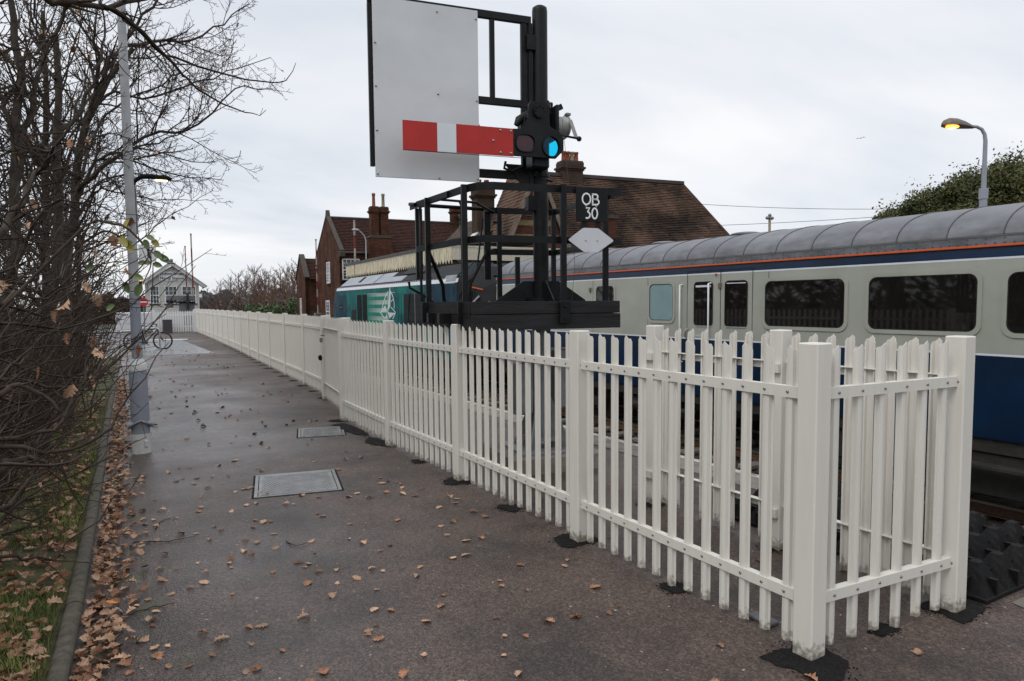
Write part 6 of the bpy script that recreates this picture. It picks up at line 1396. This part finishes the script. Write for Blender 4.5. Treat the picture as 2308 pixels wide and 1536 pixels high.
# overhanging bough of an unseen tree top left, with budded shoots
def overhang():
    t = thing('overhanging_tree', 'tree at the left edge whose dark budded shoots droop across the top of the sky', 'tree', (-1.5, 3.0, 0), 0); r = random.Random(71); TT = [TB(), TB(), TB()]; tips = []
    TT[0].tube(spline([(-1.5, 3.0, 0), (-1.45, 3.0, 1.5), (-1.2, 3.0, 3.0), (-.9, 3.0, 3.6)], 10, r, .02), [.09 - .005 * k for k in range(11)], 10)
    def sh(path, r0, r1=.0014, d=(4.5, 5), ratio=.12):
        grow(TT[1:], spline(path, 14, r, .012), r0, r1, r, 0, d, ratio, .2, .15, (25, 55), tips=tips, minr=.0012, maxlv=1, start=.25)
    sh([(-.9, 3.0, 3.6), A(30, -60, 3.2), A(150, 5, 3.2), A(215, 18, 3.2), A(330, 0, 3.3), A(420, -30, 3.4)], .022, .006)
    sh([A(225, 10, 3.2), A(300, 50, 3.2), A(355, 105, 3.3), A(395, 130, 3.3), A(490, 165, 3.4), A(600, 183, 3.5), A(640, 178, 3.5), A(667, 142, 3.5)], .011)
    sh([A(250, 20, 3.2), A(330, 85, 3.2), A(400, 160, 3.3), A(440, 195, 3.3), A(510, 235, 3.4), A(560, 260, 3.4), A(600, 248, 3.4)], .011)
    sh([A(270, 30, 3.2), A(320, 95, 3.2), A(350, 150, 3.2), A(400, 178, 3.2), A(435, 175, 3.2)], .006)
    sh([A(160, 5, 3.2), A(120, 80, 3.3), A(60, 130, 3.3), A(-20, 150, 3.3)], .008)
    sh([A(100, -30, 3.2), A(200, 60, 3.4), A(300, 190, 3.5), A(345, 290, 3.6)], .005, d=(6, 5))
    sh([A(60, -40, 3.2), A(110, 120, 3.4), A(180, 260, 3.5), A(190, 360, 3.6)], .005, d=(6, 5))
    sh([A(-20, 90, 3.2), A(90, 130, 3.4), A(200, 200, 3.4), A(262, 300, 3.4)], .005, d=(6, 5)); sh([A(-30, 200, 3.2), A(80, 230, 3.4), A(160, 300, 3.4), A(250, 420, 3.4)], .006, d=(6, 5))
    TT[0].build('trunk', M_['bark'], t); TT[1].build('shoots', M_['twig'], t, kind='stuff'); TT[2].build('twigs', M_['twig'], t, kind='stuff')
    b = MB()
    for p, d in tips: b.ball(p, .0042, 5, 4, (1, 1, 1.5))
    b.build('buds', M_['twig'], t, kind='stuff')
overhang()
# leafy spray in front of the lamp post
def spray():
    t = thing('leafy_bramble', 'green and yellowing leafy shoot arching in front of the number 1 sign', 'bramble', (-.6, 2.2, 0), 0)
    T = TB(); D = 2.4
    st = spline([(-.6, 2.2, 0), (-.55, 2.2, 1.2), A(140, 560, D), A(255, 505, D), A(318, 545, D), A(341, 590, D), A(322, 640, D)], 24)
    T.tube(st, [.006 - .0002 * k for k in range(25)], 6); T.tube(spline([A(240, 680, D), A(320, 600, D), A(345, 560, D)], 8), [.0025] * 9, 4); T.tube(spline([A(318, 548, D), A(370, 590, D), A(395, 595, D)], 6), [.002] * 7, 4); T.tube(spline([A(341, 700, D), A(344, 640, D), A(345, 592, D)], 6), [.002] * 7, 4)
    T.build('stem', M_['twig'], t)
    n = 9; prof = [(.0, 0), (.30, .12), (.46, .32), (.48, .52), (.38, .74), (.18, .92), (0, 1.0)]
    mesh = {}
    for key in ('leafg', 'leafy'):
        b = MB(); b.smooth = True; vs = [(0, y, 0) for x, y in prof] + [(x * .9, y, x * .25 + .15 * (y - .5) ** 2) for x, y in prof] + [(-x * .9, y, x * .25 + .15 * (y - .5) ** 2) for x, y in prof]; m = len(prof)
        b.add(vs, [q for i in range(m - 1) for q in ((i, m + i, m + i + 1, i + 1), (i + 1, 2*m + i + 1, 2*m + i, i))]); mesh[key] = b.mesh('leaf', M_[key])
    for (px, py, L, a, key) in ((280, 520, 32, 60, 'leafy'), (272, 533, 30, -60, 'leafy'), (285, 543, 34, -55, 'leafy'), (300, 548, 26, 200, 'leafg'), (326, 540, 26, -75, 'leafg'), (330, 532, 24, -30, 'leafg'), (343, 540, 26, -50, 'leafy'), (348, 566, 28, -50, 'leafg'), (356, 576, 26, -20, 'leafg'), (330, 592, 22, 190, 'leafg'), (342, 596, 24, 170, 'leafg'), (346, 594, 24, -20, 'leafg'), (360, 578, 30, -35, 'leafg'), (318, 640, 34, -110, 'leafg'), (285, 635, 30, -80, 'leafg'), (300, 622, 28, -20, 'leafg'), (240, 700, 26, 30, 'leafg'), (215, 600, 26, 200, 'leafg')):
        p = A(px, py, D); s = L * D / FPX; o = inst('leaf', mesh[key], t, tuple(p - Vector(t.location)), (0, 0, 0)); 
        yv = (right * cos(radians(a)) + ez * sin(radians(a))).normalized(); nn = (-fwd + rv(random.Random(px)) * .55).normalized(); xv = yv.cross(nn).normalized(); nn = xv.cross(yv)
        o.rotation_euler = Matrix((xv, yv, nn)).transposed().to_euler(); o.scale = (s * .55, s * .8, s)
spray()

# grass and leaf litter on the verge
def verge_cover():
    r = random.Random(81); b = MB()
    for _ in range(42000):
        y = 1.7 + 12 * r.random() ** 1.6; x = kx(y) - .10 - abs(r.gauss(0, .5 + .05 * y)); 
        if sin(x * 5.1 + y * 2.3) + sin(x * 2.2 - y * 3.7) < -.25 - (0 if y < 6 else .4): continue
        h = r.uniform(.03, .10); a = r.uniform(0, 6.28); w = r.uniform(.0016, .003); z = .02 + min(.03, (kx(y) - x) * .04); ln = r.uniform(.3, .9) * h
        dx, dy = cos(a) * ln, sin(a) * ln; ox, oy = -sin(a) * w, cos(a) * w
        b.add([(x - ox, y - oy, z), (x + ox, y + oy, z), (x + dx * .45 + ox * .7, y + dy * .45 + oy * .7, z + h * .7), (x + dx * .45 - ox * .7, y + dy * .45 - oy * .7, z + h * .7), (x + dx, y + dy, z + h)], [(0, 1, 2, 3), (3, 2, 4)])
    tag(b.build('grass', M_['grass'], kind='stuff'), 'short green grass growing through fallen leaves on the verge', 'grass')
    # litter: thousands of small leaves as one object
    lb = MB(); lb.m = 0
    def put(x, y, z, s, m):
        vs, fs = OAK[r.randrange(6)]; M = Matrix.Translation((x, y, z)) @ Matrix.Rotation(r.uniform(0, 6.28), 4, 'Z') @ Matrix.Rotation(r.gauss(0, .35), 4, 'X') @ Matrix.Rotation(r.gauss(0, .35), 4, 'Y') @ Matrix.Scale(s, 4)
        lb.m = m; lb.add([M @ Vector(v) for v in vs], fs)
    for _ in range(2500):     # on the verge
        y = 1.6 + 14 * r.random() ** 1.5; x = kx(y) - .11 - abs(r.gauss(0, .38 + .05 * y)); put(x, y, .04 + min(.05, (kx(y) - x) * .05) + r.random() * .03, r.uniform(.45, .85), r.random() < .4)
    for _ in range(1500):     # drifted against the kerb on the path side
        y = 1.9 + 17 * r.random() ** 1.25; x = kx(y) + .03 + abs(r.gauss(0, .115)); put(x, y, .004 + r.random() * .018, r.uniform(.38, .75), r.random() < .6)
    for _ in range(240):     # far scattered
        y = 9 + 22 * r.random(); x = kx(min(y, 26)) + .1 + 2.9 * r.random() ** 1.5; put(x, y, .002, r.uniform(.5, .9), r.random() < .5)
    tag(lb.build('leaf_litter', [M_['leafb'], M_['leafp']], kind='stuff'), 'drift of dead brown oak leaves along the kerb and over the verge', 'leaf litter')
    k = 0
    spots = []
    while len(spots) < 290:
        y = 1.75 + 7.8 * r.random() ** 1.25; x = kx(y) + .2 + 3.0 * r.random() ** 1.7
        if y > 6.5 and r.random() < .55: continue
        if y < 3 and x > 2.6 and r.random() < .5: continue
        if 2.7 < x < 3.1 and y > 1.9: continue
        spots.append((x, y))
    spots += [(2.76, 1.98), (3.42, 1.86), (3.9, 2.5), (3.75, 3.1), (3.8, 2.75), (3.6, 2.2), (3.98, 3.6), (3.4, 2.6), (4.5, 2.6), (3.2, 4.0)]
    for i, (x, y) in enumerate(spots):
        o = inst('oak_leaf', OAKM[r.randrange(12)], None, (x, y, .004), (r.gauss(0, .1), r.gauss(0, .1), r.uniform(0, 6.28))); s = r.uniform(.36, .76); o.scale = (s, s, s * .7)
        if 1.2 < x < 2.05 and 6.4 < y < 7.4: q = ('dry brown oak leaf lying on the larger steel access cover', 'leaves on the larger access cover'); o.location.z = .014
        elif x > 3.1: q = ('dry oak leaf on the ground inside the fenced strip', 'leaves inside the fenced strip')
        elif x < kx(y) + .55: q = ('dry brown oak leaf on the path close to the kerb drift', 'single leaves near the kerb')
        elif x > 2.1: q = ('dry brown oak leaf on the path near the foot of the fence', 'single leaves near the fence foot')
        elif y > 5.5: q = ('small dry oak leaf on the middle path around and beyond the access covers', 'single leaves on the farther path')
        else: q = ('dry brown oak leaf on the near middle of the tarmac path', 'single leaves on the near path')
        tag(o, q[0], 'leaf', q[1])
    o = inst('oak_leaf', OAKM[0].copy(), None, tuple(gp(250, 1360, .03)), (.2, .1, 1.2)); o.data.materials[0] = M_['leafo']; o.scale = (.7, .7, .7); tag(o, 'single bright orange leaf lying in the drift by the kerb', 'leaf')
    for i, ps in enumerate(([gp(262, 1400), gp(330, 1375), gp(395, 1362)], [gp(350, 1195), gp(362, 1178), gp(385, 1170)], [gp(645, 1222), gp(665, 1232), gp(700, 1226)], [gp(300, 1225), gp(380, 1222), gp(440, 1212)], [gp(90, 1265, .1), gp(180, 1270, .12), gp(245, 1280, .02)])):
        b = MB(); ps = spline([p + Vector((0, 0, .008)) for p in ps], 8, r, .006); b.tube(ps, [.005 - .0004 * k for k in range(9)], 5)
        tag(b.build('fallen_twig', M_['twig']), ['thin fallen twig on the path near the bottom left corner', 'short crooked twig among leaves left of the access covers', 'small dark forked twig in the middle of the path', 'faint straight twig lying by the kerb', 'dark stick lying across the kerb edging'][i], 'twig')
    b = MB(); c = gp(115, 1112, .03); b.cbox((c.x - .06, c.y - .08, 0), (c.x + .07, c.y + .08, .07), .006); tag(b.build('drain_box', M_['sooty']), 'small black box sunk in the grass verge', 'box')
    b = MB(); b.cbox((3.02, 2.42, .0), (3.10, 2.58, .02), .005); tag(b.build('metal_tag', M_['greybox']), 'small dark grey metal slab lying inside the fence corner', 'slab')
verge_cover()

# evergreen oaks beyond the coach on the right
def leafy_crown(name, label, base, h, rx, ry, seed, n, leaf=.068, group=None, m='leafd'):
    t = thing(name, label, 'tree', base, 0, group); r = random.Random(seed); c0 = Vector(base)
    T = TB(); tp = spline([c0, c0 + Vector((.1, 0, h * .35)), c0 + Vector((0, .1, h * .7))], 8); T.tube(tp, [.22 - .015 * k for k in range(9)], 9)
    cl = []
    for k in range(46):
        a = r.uniform(0, 6.28); e = r.uniform(-.35, 1.35); f = r.uniform(.45, .92)
        p = c0 + Vector((rx * f * cos(a) * cos(e), ry * f * sin(a) * cos(e), h * .52 + h * .44 * f * sin(e))); cl.append((p, r.uniform(.5, 1.1)))
        T.tube(spline([tp[r.randrange(3, 8)], tp[-1].lerp(p, .5) - Vector((0, 0, .3)), p], 6), [.05, .045, .04, .03, .025, .018, .012], 5)
    T.build('trunk', M_['bark'], t)
    v = []; f = []
    for k in range(n):
        p, q = cl[r.randrange(len(cl))]; d = rv(r); c = p + Vector((d.x, d.y, d.z * .8)) * q * (r.random() ** .5) * rx * .30
        if r.random() < .06: c = c + Vector((0, 0, r.random() * .6))
        s = leaf * r.uniform(.6, 1.2); nn = (rv(r) + d * .6).normalized(); u = nn.orthogonal().normalized(); w = nn.cross(u); a = r.uniform(0, 6.28); u, w = u * cos(a) + w * sin(a), w * cos(a) - u * sin(a)
        o = len(v); v += [tuple(c - u * s), tuple(c - w * s * .45), tuple(c + u * s), tuple(c + w * s * .45)]; f.append((o, o + 1, o + 2, o + 3))
    me = bpy.data.meshes.new('crown'); me.from_pydata([(x - base[0], y - base[1], z - base[2]) for x, y, z in v], [], f); me.materials.append(M_[m]); inst('crown', me, t, (0, 0, 0), 0, 'stuff')
for k, (px, D_, h, rx, lab, s) in enumerate(((2275, 31, 7.3, 2.9, 'tallest evergreen oak at the right edge behind the coach', 1), (2150, 32, 6.9, 2.7, 'evergreen oak directly left of the orange street lamp head', 2), (2025, 33, 5.9, 2.2, 'lower evergreen oak sloping down towards the left of the group', 3), (2235, 36, 7.6, 3.0, 'evergreen oak at the back behind the street lamp column', 4), (1958, 34, 4.9, 1.6, 'smallest evergreen bush at the left end of the oaks', 5), (2340, 30, 7.2, 2.8, 'evergreen oak cut by the right picture edge', 6), (2095, 36, 6.6, 2.4, 'evergreen oak half hidden at the back of the group', 7))):
    p = at(px, 690, D_); leafy_crown('evergreen_oak', lab, (p.x, p.y, 0), h, rx, rx, 100 + s, 44000 if h > 5 else 22000, group='evergreen oaks beyond the coach')

# far winter trees: three crowns shared by the copies
def far_tree_proto(seed, m, h=6.5):
    t = thing('winter_tree', 'x', 'tree', (0, 0, 0), 0, 'bare trees far beyond the crossing'); r = random.Random(seed); TT = [TB(), TB(), TB()]
    tp = spline([(0, 0, 0), (.1, 0, h * .4), (0, .1, h)], 10, r, .1); TT[0].tube(tp, [.16 - .013 * k for k in range(11)], 6)
    for k in range(24):
        f = .15 + .85 * (k + r.random()) / 24; i = int(f * 9.9); d = Vector((cos(k * 2.4), sin(k * 2.4), r.uniform(.5, 1.3))).normalized(); c = tp[i]; ps = [c]; l = h * .38 * (1.25 - f * .7)
        for _ in range(5): d = (d + rv(r) * .22 + Vector((0, 0, .1))).normalized(); c = c + d * l / 5; ps.append(c)
        grow(TT[1:], ps, .035, .014, r, 0, (5.5, 5.5), .42, .5, .2, (20, 50), minr=.011, maxlv=2)
    TT[0].build('trunk', m, t); q = TB(); 
    TT[1].build('branches', m, t); TT[2].build('twigs', m, t, kind='stuff'); return t
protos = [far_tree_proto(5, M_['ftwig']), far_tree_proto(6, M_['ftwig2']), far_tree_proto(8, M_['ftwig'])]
r = random.Random(9); used = set()
POS = [(452, 160, 5.0, 0), (470, 150, 5.4, 2), (500, 128, 6.0, 0), (520, 124, 6.8, 2), (540, 120, 7.2, 0), (556, 118, 6.6, 1), (572, 116, 7.6, 0), (590, 112, 7.2, 2), (606, 114, 6.8, 0), (620, 110, 6.6, 1), (634, 112, 7.6, 2), (650, 108, 7.4, 0), (664, 106, 7.0, 1), (585, 100, 5.6, 1), (612, 98, 5.0, 1), (640, 96, 5.8, 1), (548, 104, 5.2, 0), (530, 108, 5.0, 2), (600, 122, 7.8, 2), (575, 126, 8.2, 0), (660, 118, 8.6, 2), (515, 140, 6.6, 0), (490, 135, 5.2, 1), (676, 104, 8.0, 0)]
names = ['tallest', 'pale', 'slender', 'broad', 'russet', 'dark', 'low', 'dense']
order = sorted(range(len(POS)), key=lambda i: POS[i][0])
for i, (px, D_, h, k) in enumerate(POS):
    src = protos[k]
    o = src if k not in used else copy_tree(src); used.add(k)
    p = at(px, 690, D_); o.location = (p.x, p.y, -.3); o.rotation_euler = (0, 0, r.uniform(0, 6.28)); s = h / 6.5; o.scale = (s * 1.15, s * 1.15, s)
    o['label'] = ('leftmost', 'second', 'third', 'fourth', 'fifth', 'sixth', 'seventh', 'eighth', 'ninth', 'tenth', 'eleventh', 'twelfth', 'thirteenth', 'fourteenth', 'fifteenth', 'sixteenth', 'seventeenth', 'eighteenth', 'nineteenth', 'twentieth', 'twenty first', 'twenty second', 'twenty third', 'rightmost')[order.index(i)] + ' bare winter tree from the left in the far belt'
def far_wood(name, label, px0, px1, D_, h, seed, m, n, kind='stuff', leaf=.5, jag=1.):
    r = random.Random(seed); v = []; f = []
    for k in range(n):
        t = r.random(); px = px0 + (px1 - px0) * t; p = at(px, 690, D_ + r.uniform(-4, 4) * D_ / 80); hh = h * (.7 + .3 * jag * (sin(t * 17 + seed) * .5 + sin(t * 41 + 2 * seed) * .5)); z = hh * r.random() ** .7; c = Vector((p.x, p.y, z))
        s = leaf * r.uniform(.5, 1.1); nn = rv(r); u = nn.orthogonal().normalized() * s; w = nn.cross(u).normalized() * s; o = len(v); v += [tuple(c - u), tuple(c - w * .6), tuple(c + u), tuple(c + w * .6)]; f.append((o, o + 1, o + 2, o + 3))
    me = bpy.data.meshes.new(name); me.from_pydata(v, [], f); me.materials.append(M_[m]); return tag(inst(name, me, None, (0, 0, 0), 0, kind), label, 'woodland' if kind else 'bush')
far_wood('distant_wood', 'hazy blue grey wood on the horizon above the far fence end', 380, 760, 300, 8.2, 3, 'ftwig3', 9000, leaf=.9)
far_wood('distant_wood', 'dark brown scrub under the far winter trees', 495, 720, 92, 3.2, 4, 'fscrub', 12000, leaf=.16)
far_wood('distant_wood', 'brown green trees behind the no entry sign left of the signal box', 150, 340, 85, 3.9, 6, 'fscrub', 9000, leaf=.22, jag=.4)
for k, (a, c_, h) in enumerate(((552, 590, 2.35), (585, 625, 2.25), (618, 640, 2.1), (648, 668, 3.0))):
    far_wood('green_bush', ['darker round green bush at the left end of the hedge row', 'middle green bush of the row before the outbuilding', 'low light green bush of the row before the outbuilding', 'taller dark green bush against the outbuilding wall'][k], a, c_, 70, h, 12 + k, 'ivy', 2600, kind=None, leaf=.13, jag=.5)
t = thing('railway_signal', 'small distant square signal board with pale face left of the winter trees', 'signal', tuple(at(447, 700, 100) * 1.0)[:2] + (0,), 0)
b = MB(); b.cyl((0, 0, 0), (0, 0, 3.6), .08, 8); b.build('signal_post', M_['sooty'], t); b = MB(); b.cbox((-.1, -.2, 2.5), (.55, -.1, 3.35), .03); b.build('signal_face', M_['barge'], t)
b = MB(); b.box((.12, -.22, 2.8), (.5, -.202, 3.25)); b.build('pale_panel', M_['sign'], t)

# trees standing left of the frame, seen mirrored in the coach windows
for k, (x, y, h) in enumerate(((-6.5, 9.5, 9), (-7.5, 16, 9.5), (-6.0, 23, 9))):
    tree('verge_tree', ['large bare tree left of the frame nearest the camera', 'large bare tree left of the frame, middle of three', 'large bare tree left of the frame, farthest of three'][k], (x, y, 0), [(x, y, 0), (x + .2, y, h * .4), (x, y + .3, h)], .22, [], 90 + k, dens=(1.6, 2.6, 3), ratio=.45, auto=18, minr=.012, wig=.22, maxlv=2, group='large bare trees mirrored in the coach windows')
b = MB(); r = random.Random(15)
for _ in range(7000):
    c = Vector((-15 + r.uniform(-1.2, 1.2), -6 + 46 * r.random(), 5.2 * r.random() ** .8)); s = r.uniform(.15, .35); nn = rv(r); u = nn.orthogonal().normalized() * s; w = nn.cross(u).normalized() * s
    b.add([c - u, c - w * .6, c + u, c + w * .6], [(0, 1, 2, 3)])
tag(b.build('woodland', M_['leafdd'], kind='stuff'), 'dark woodland edge behind the left verge, mirrored in the coach windows', 'woodland')
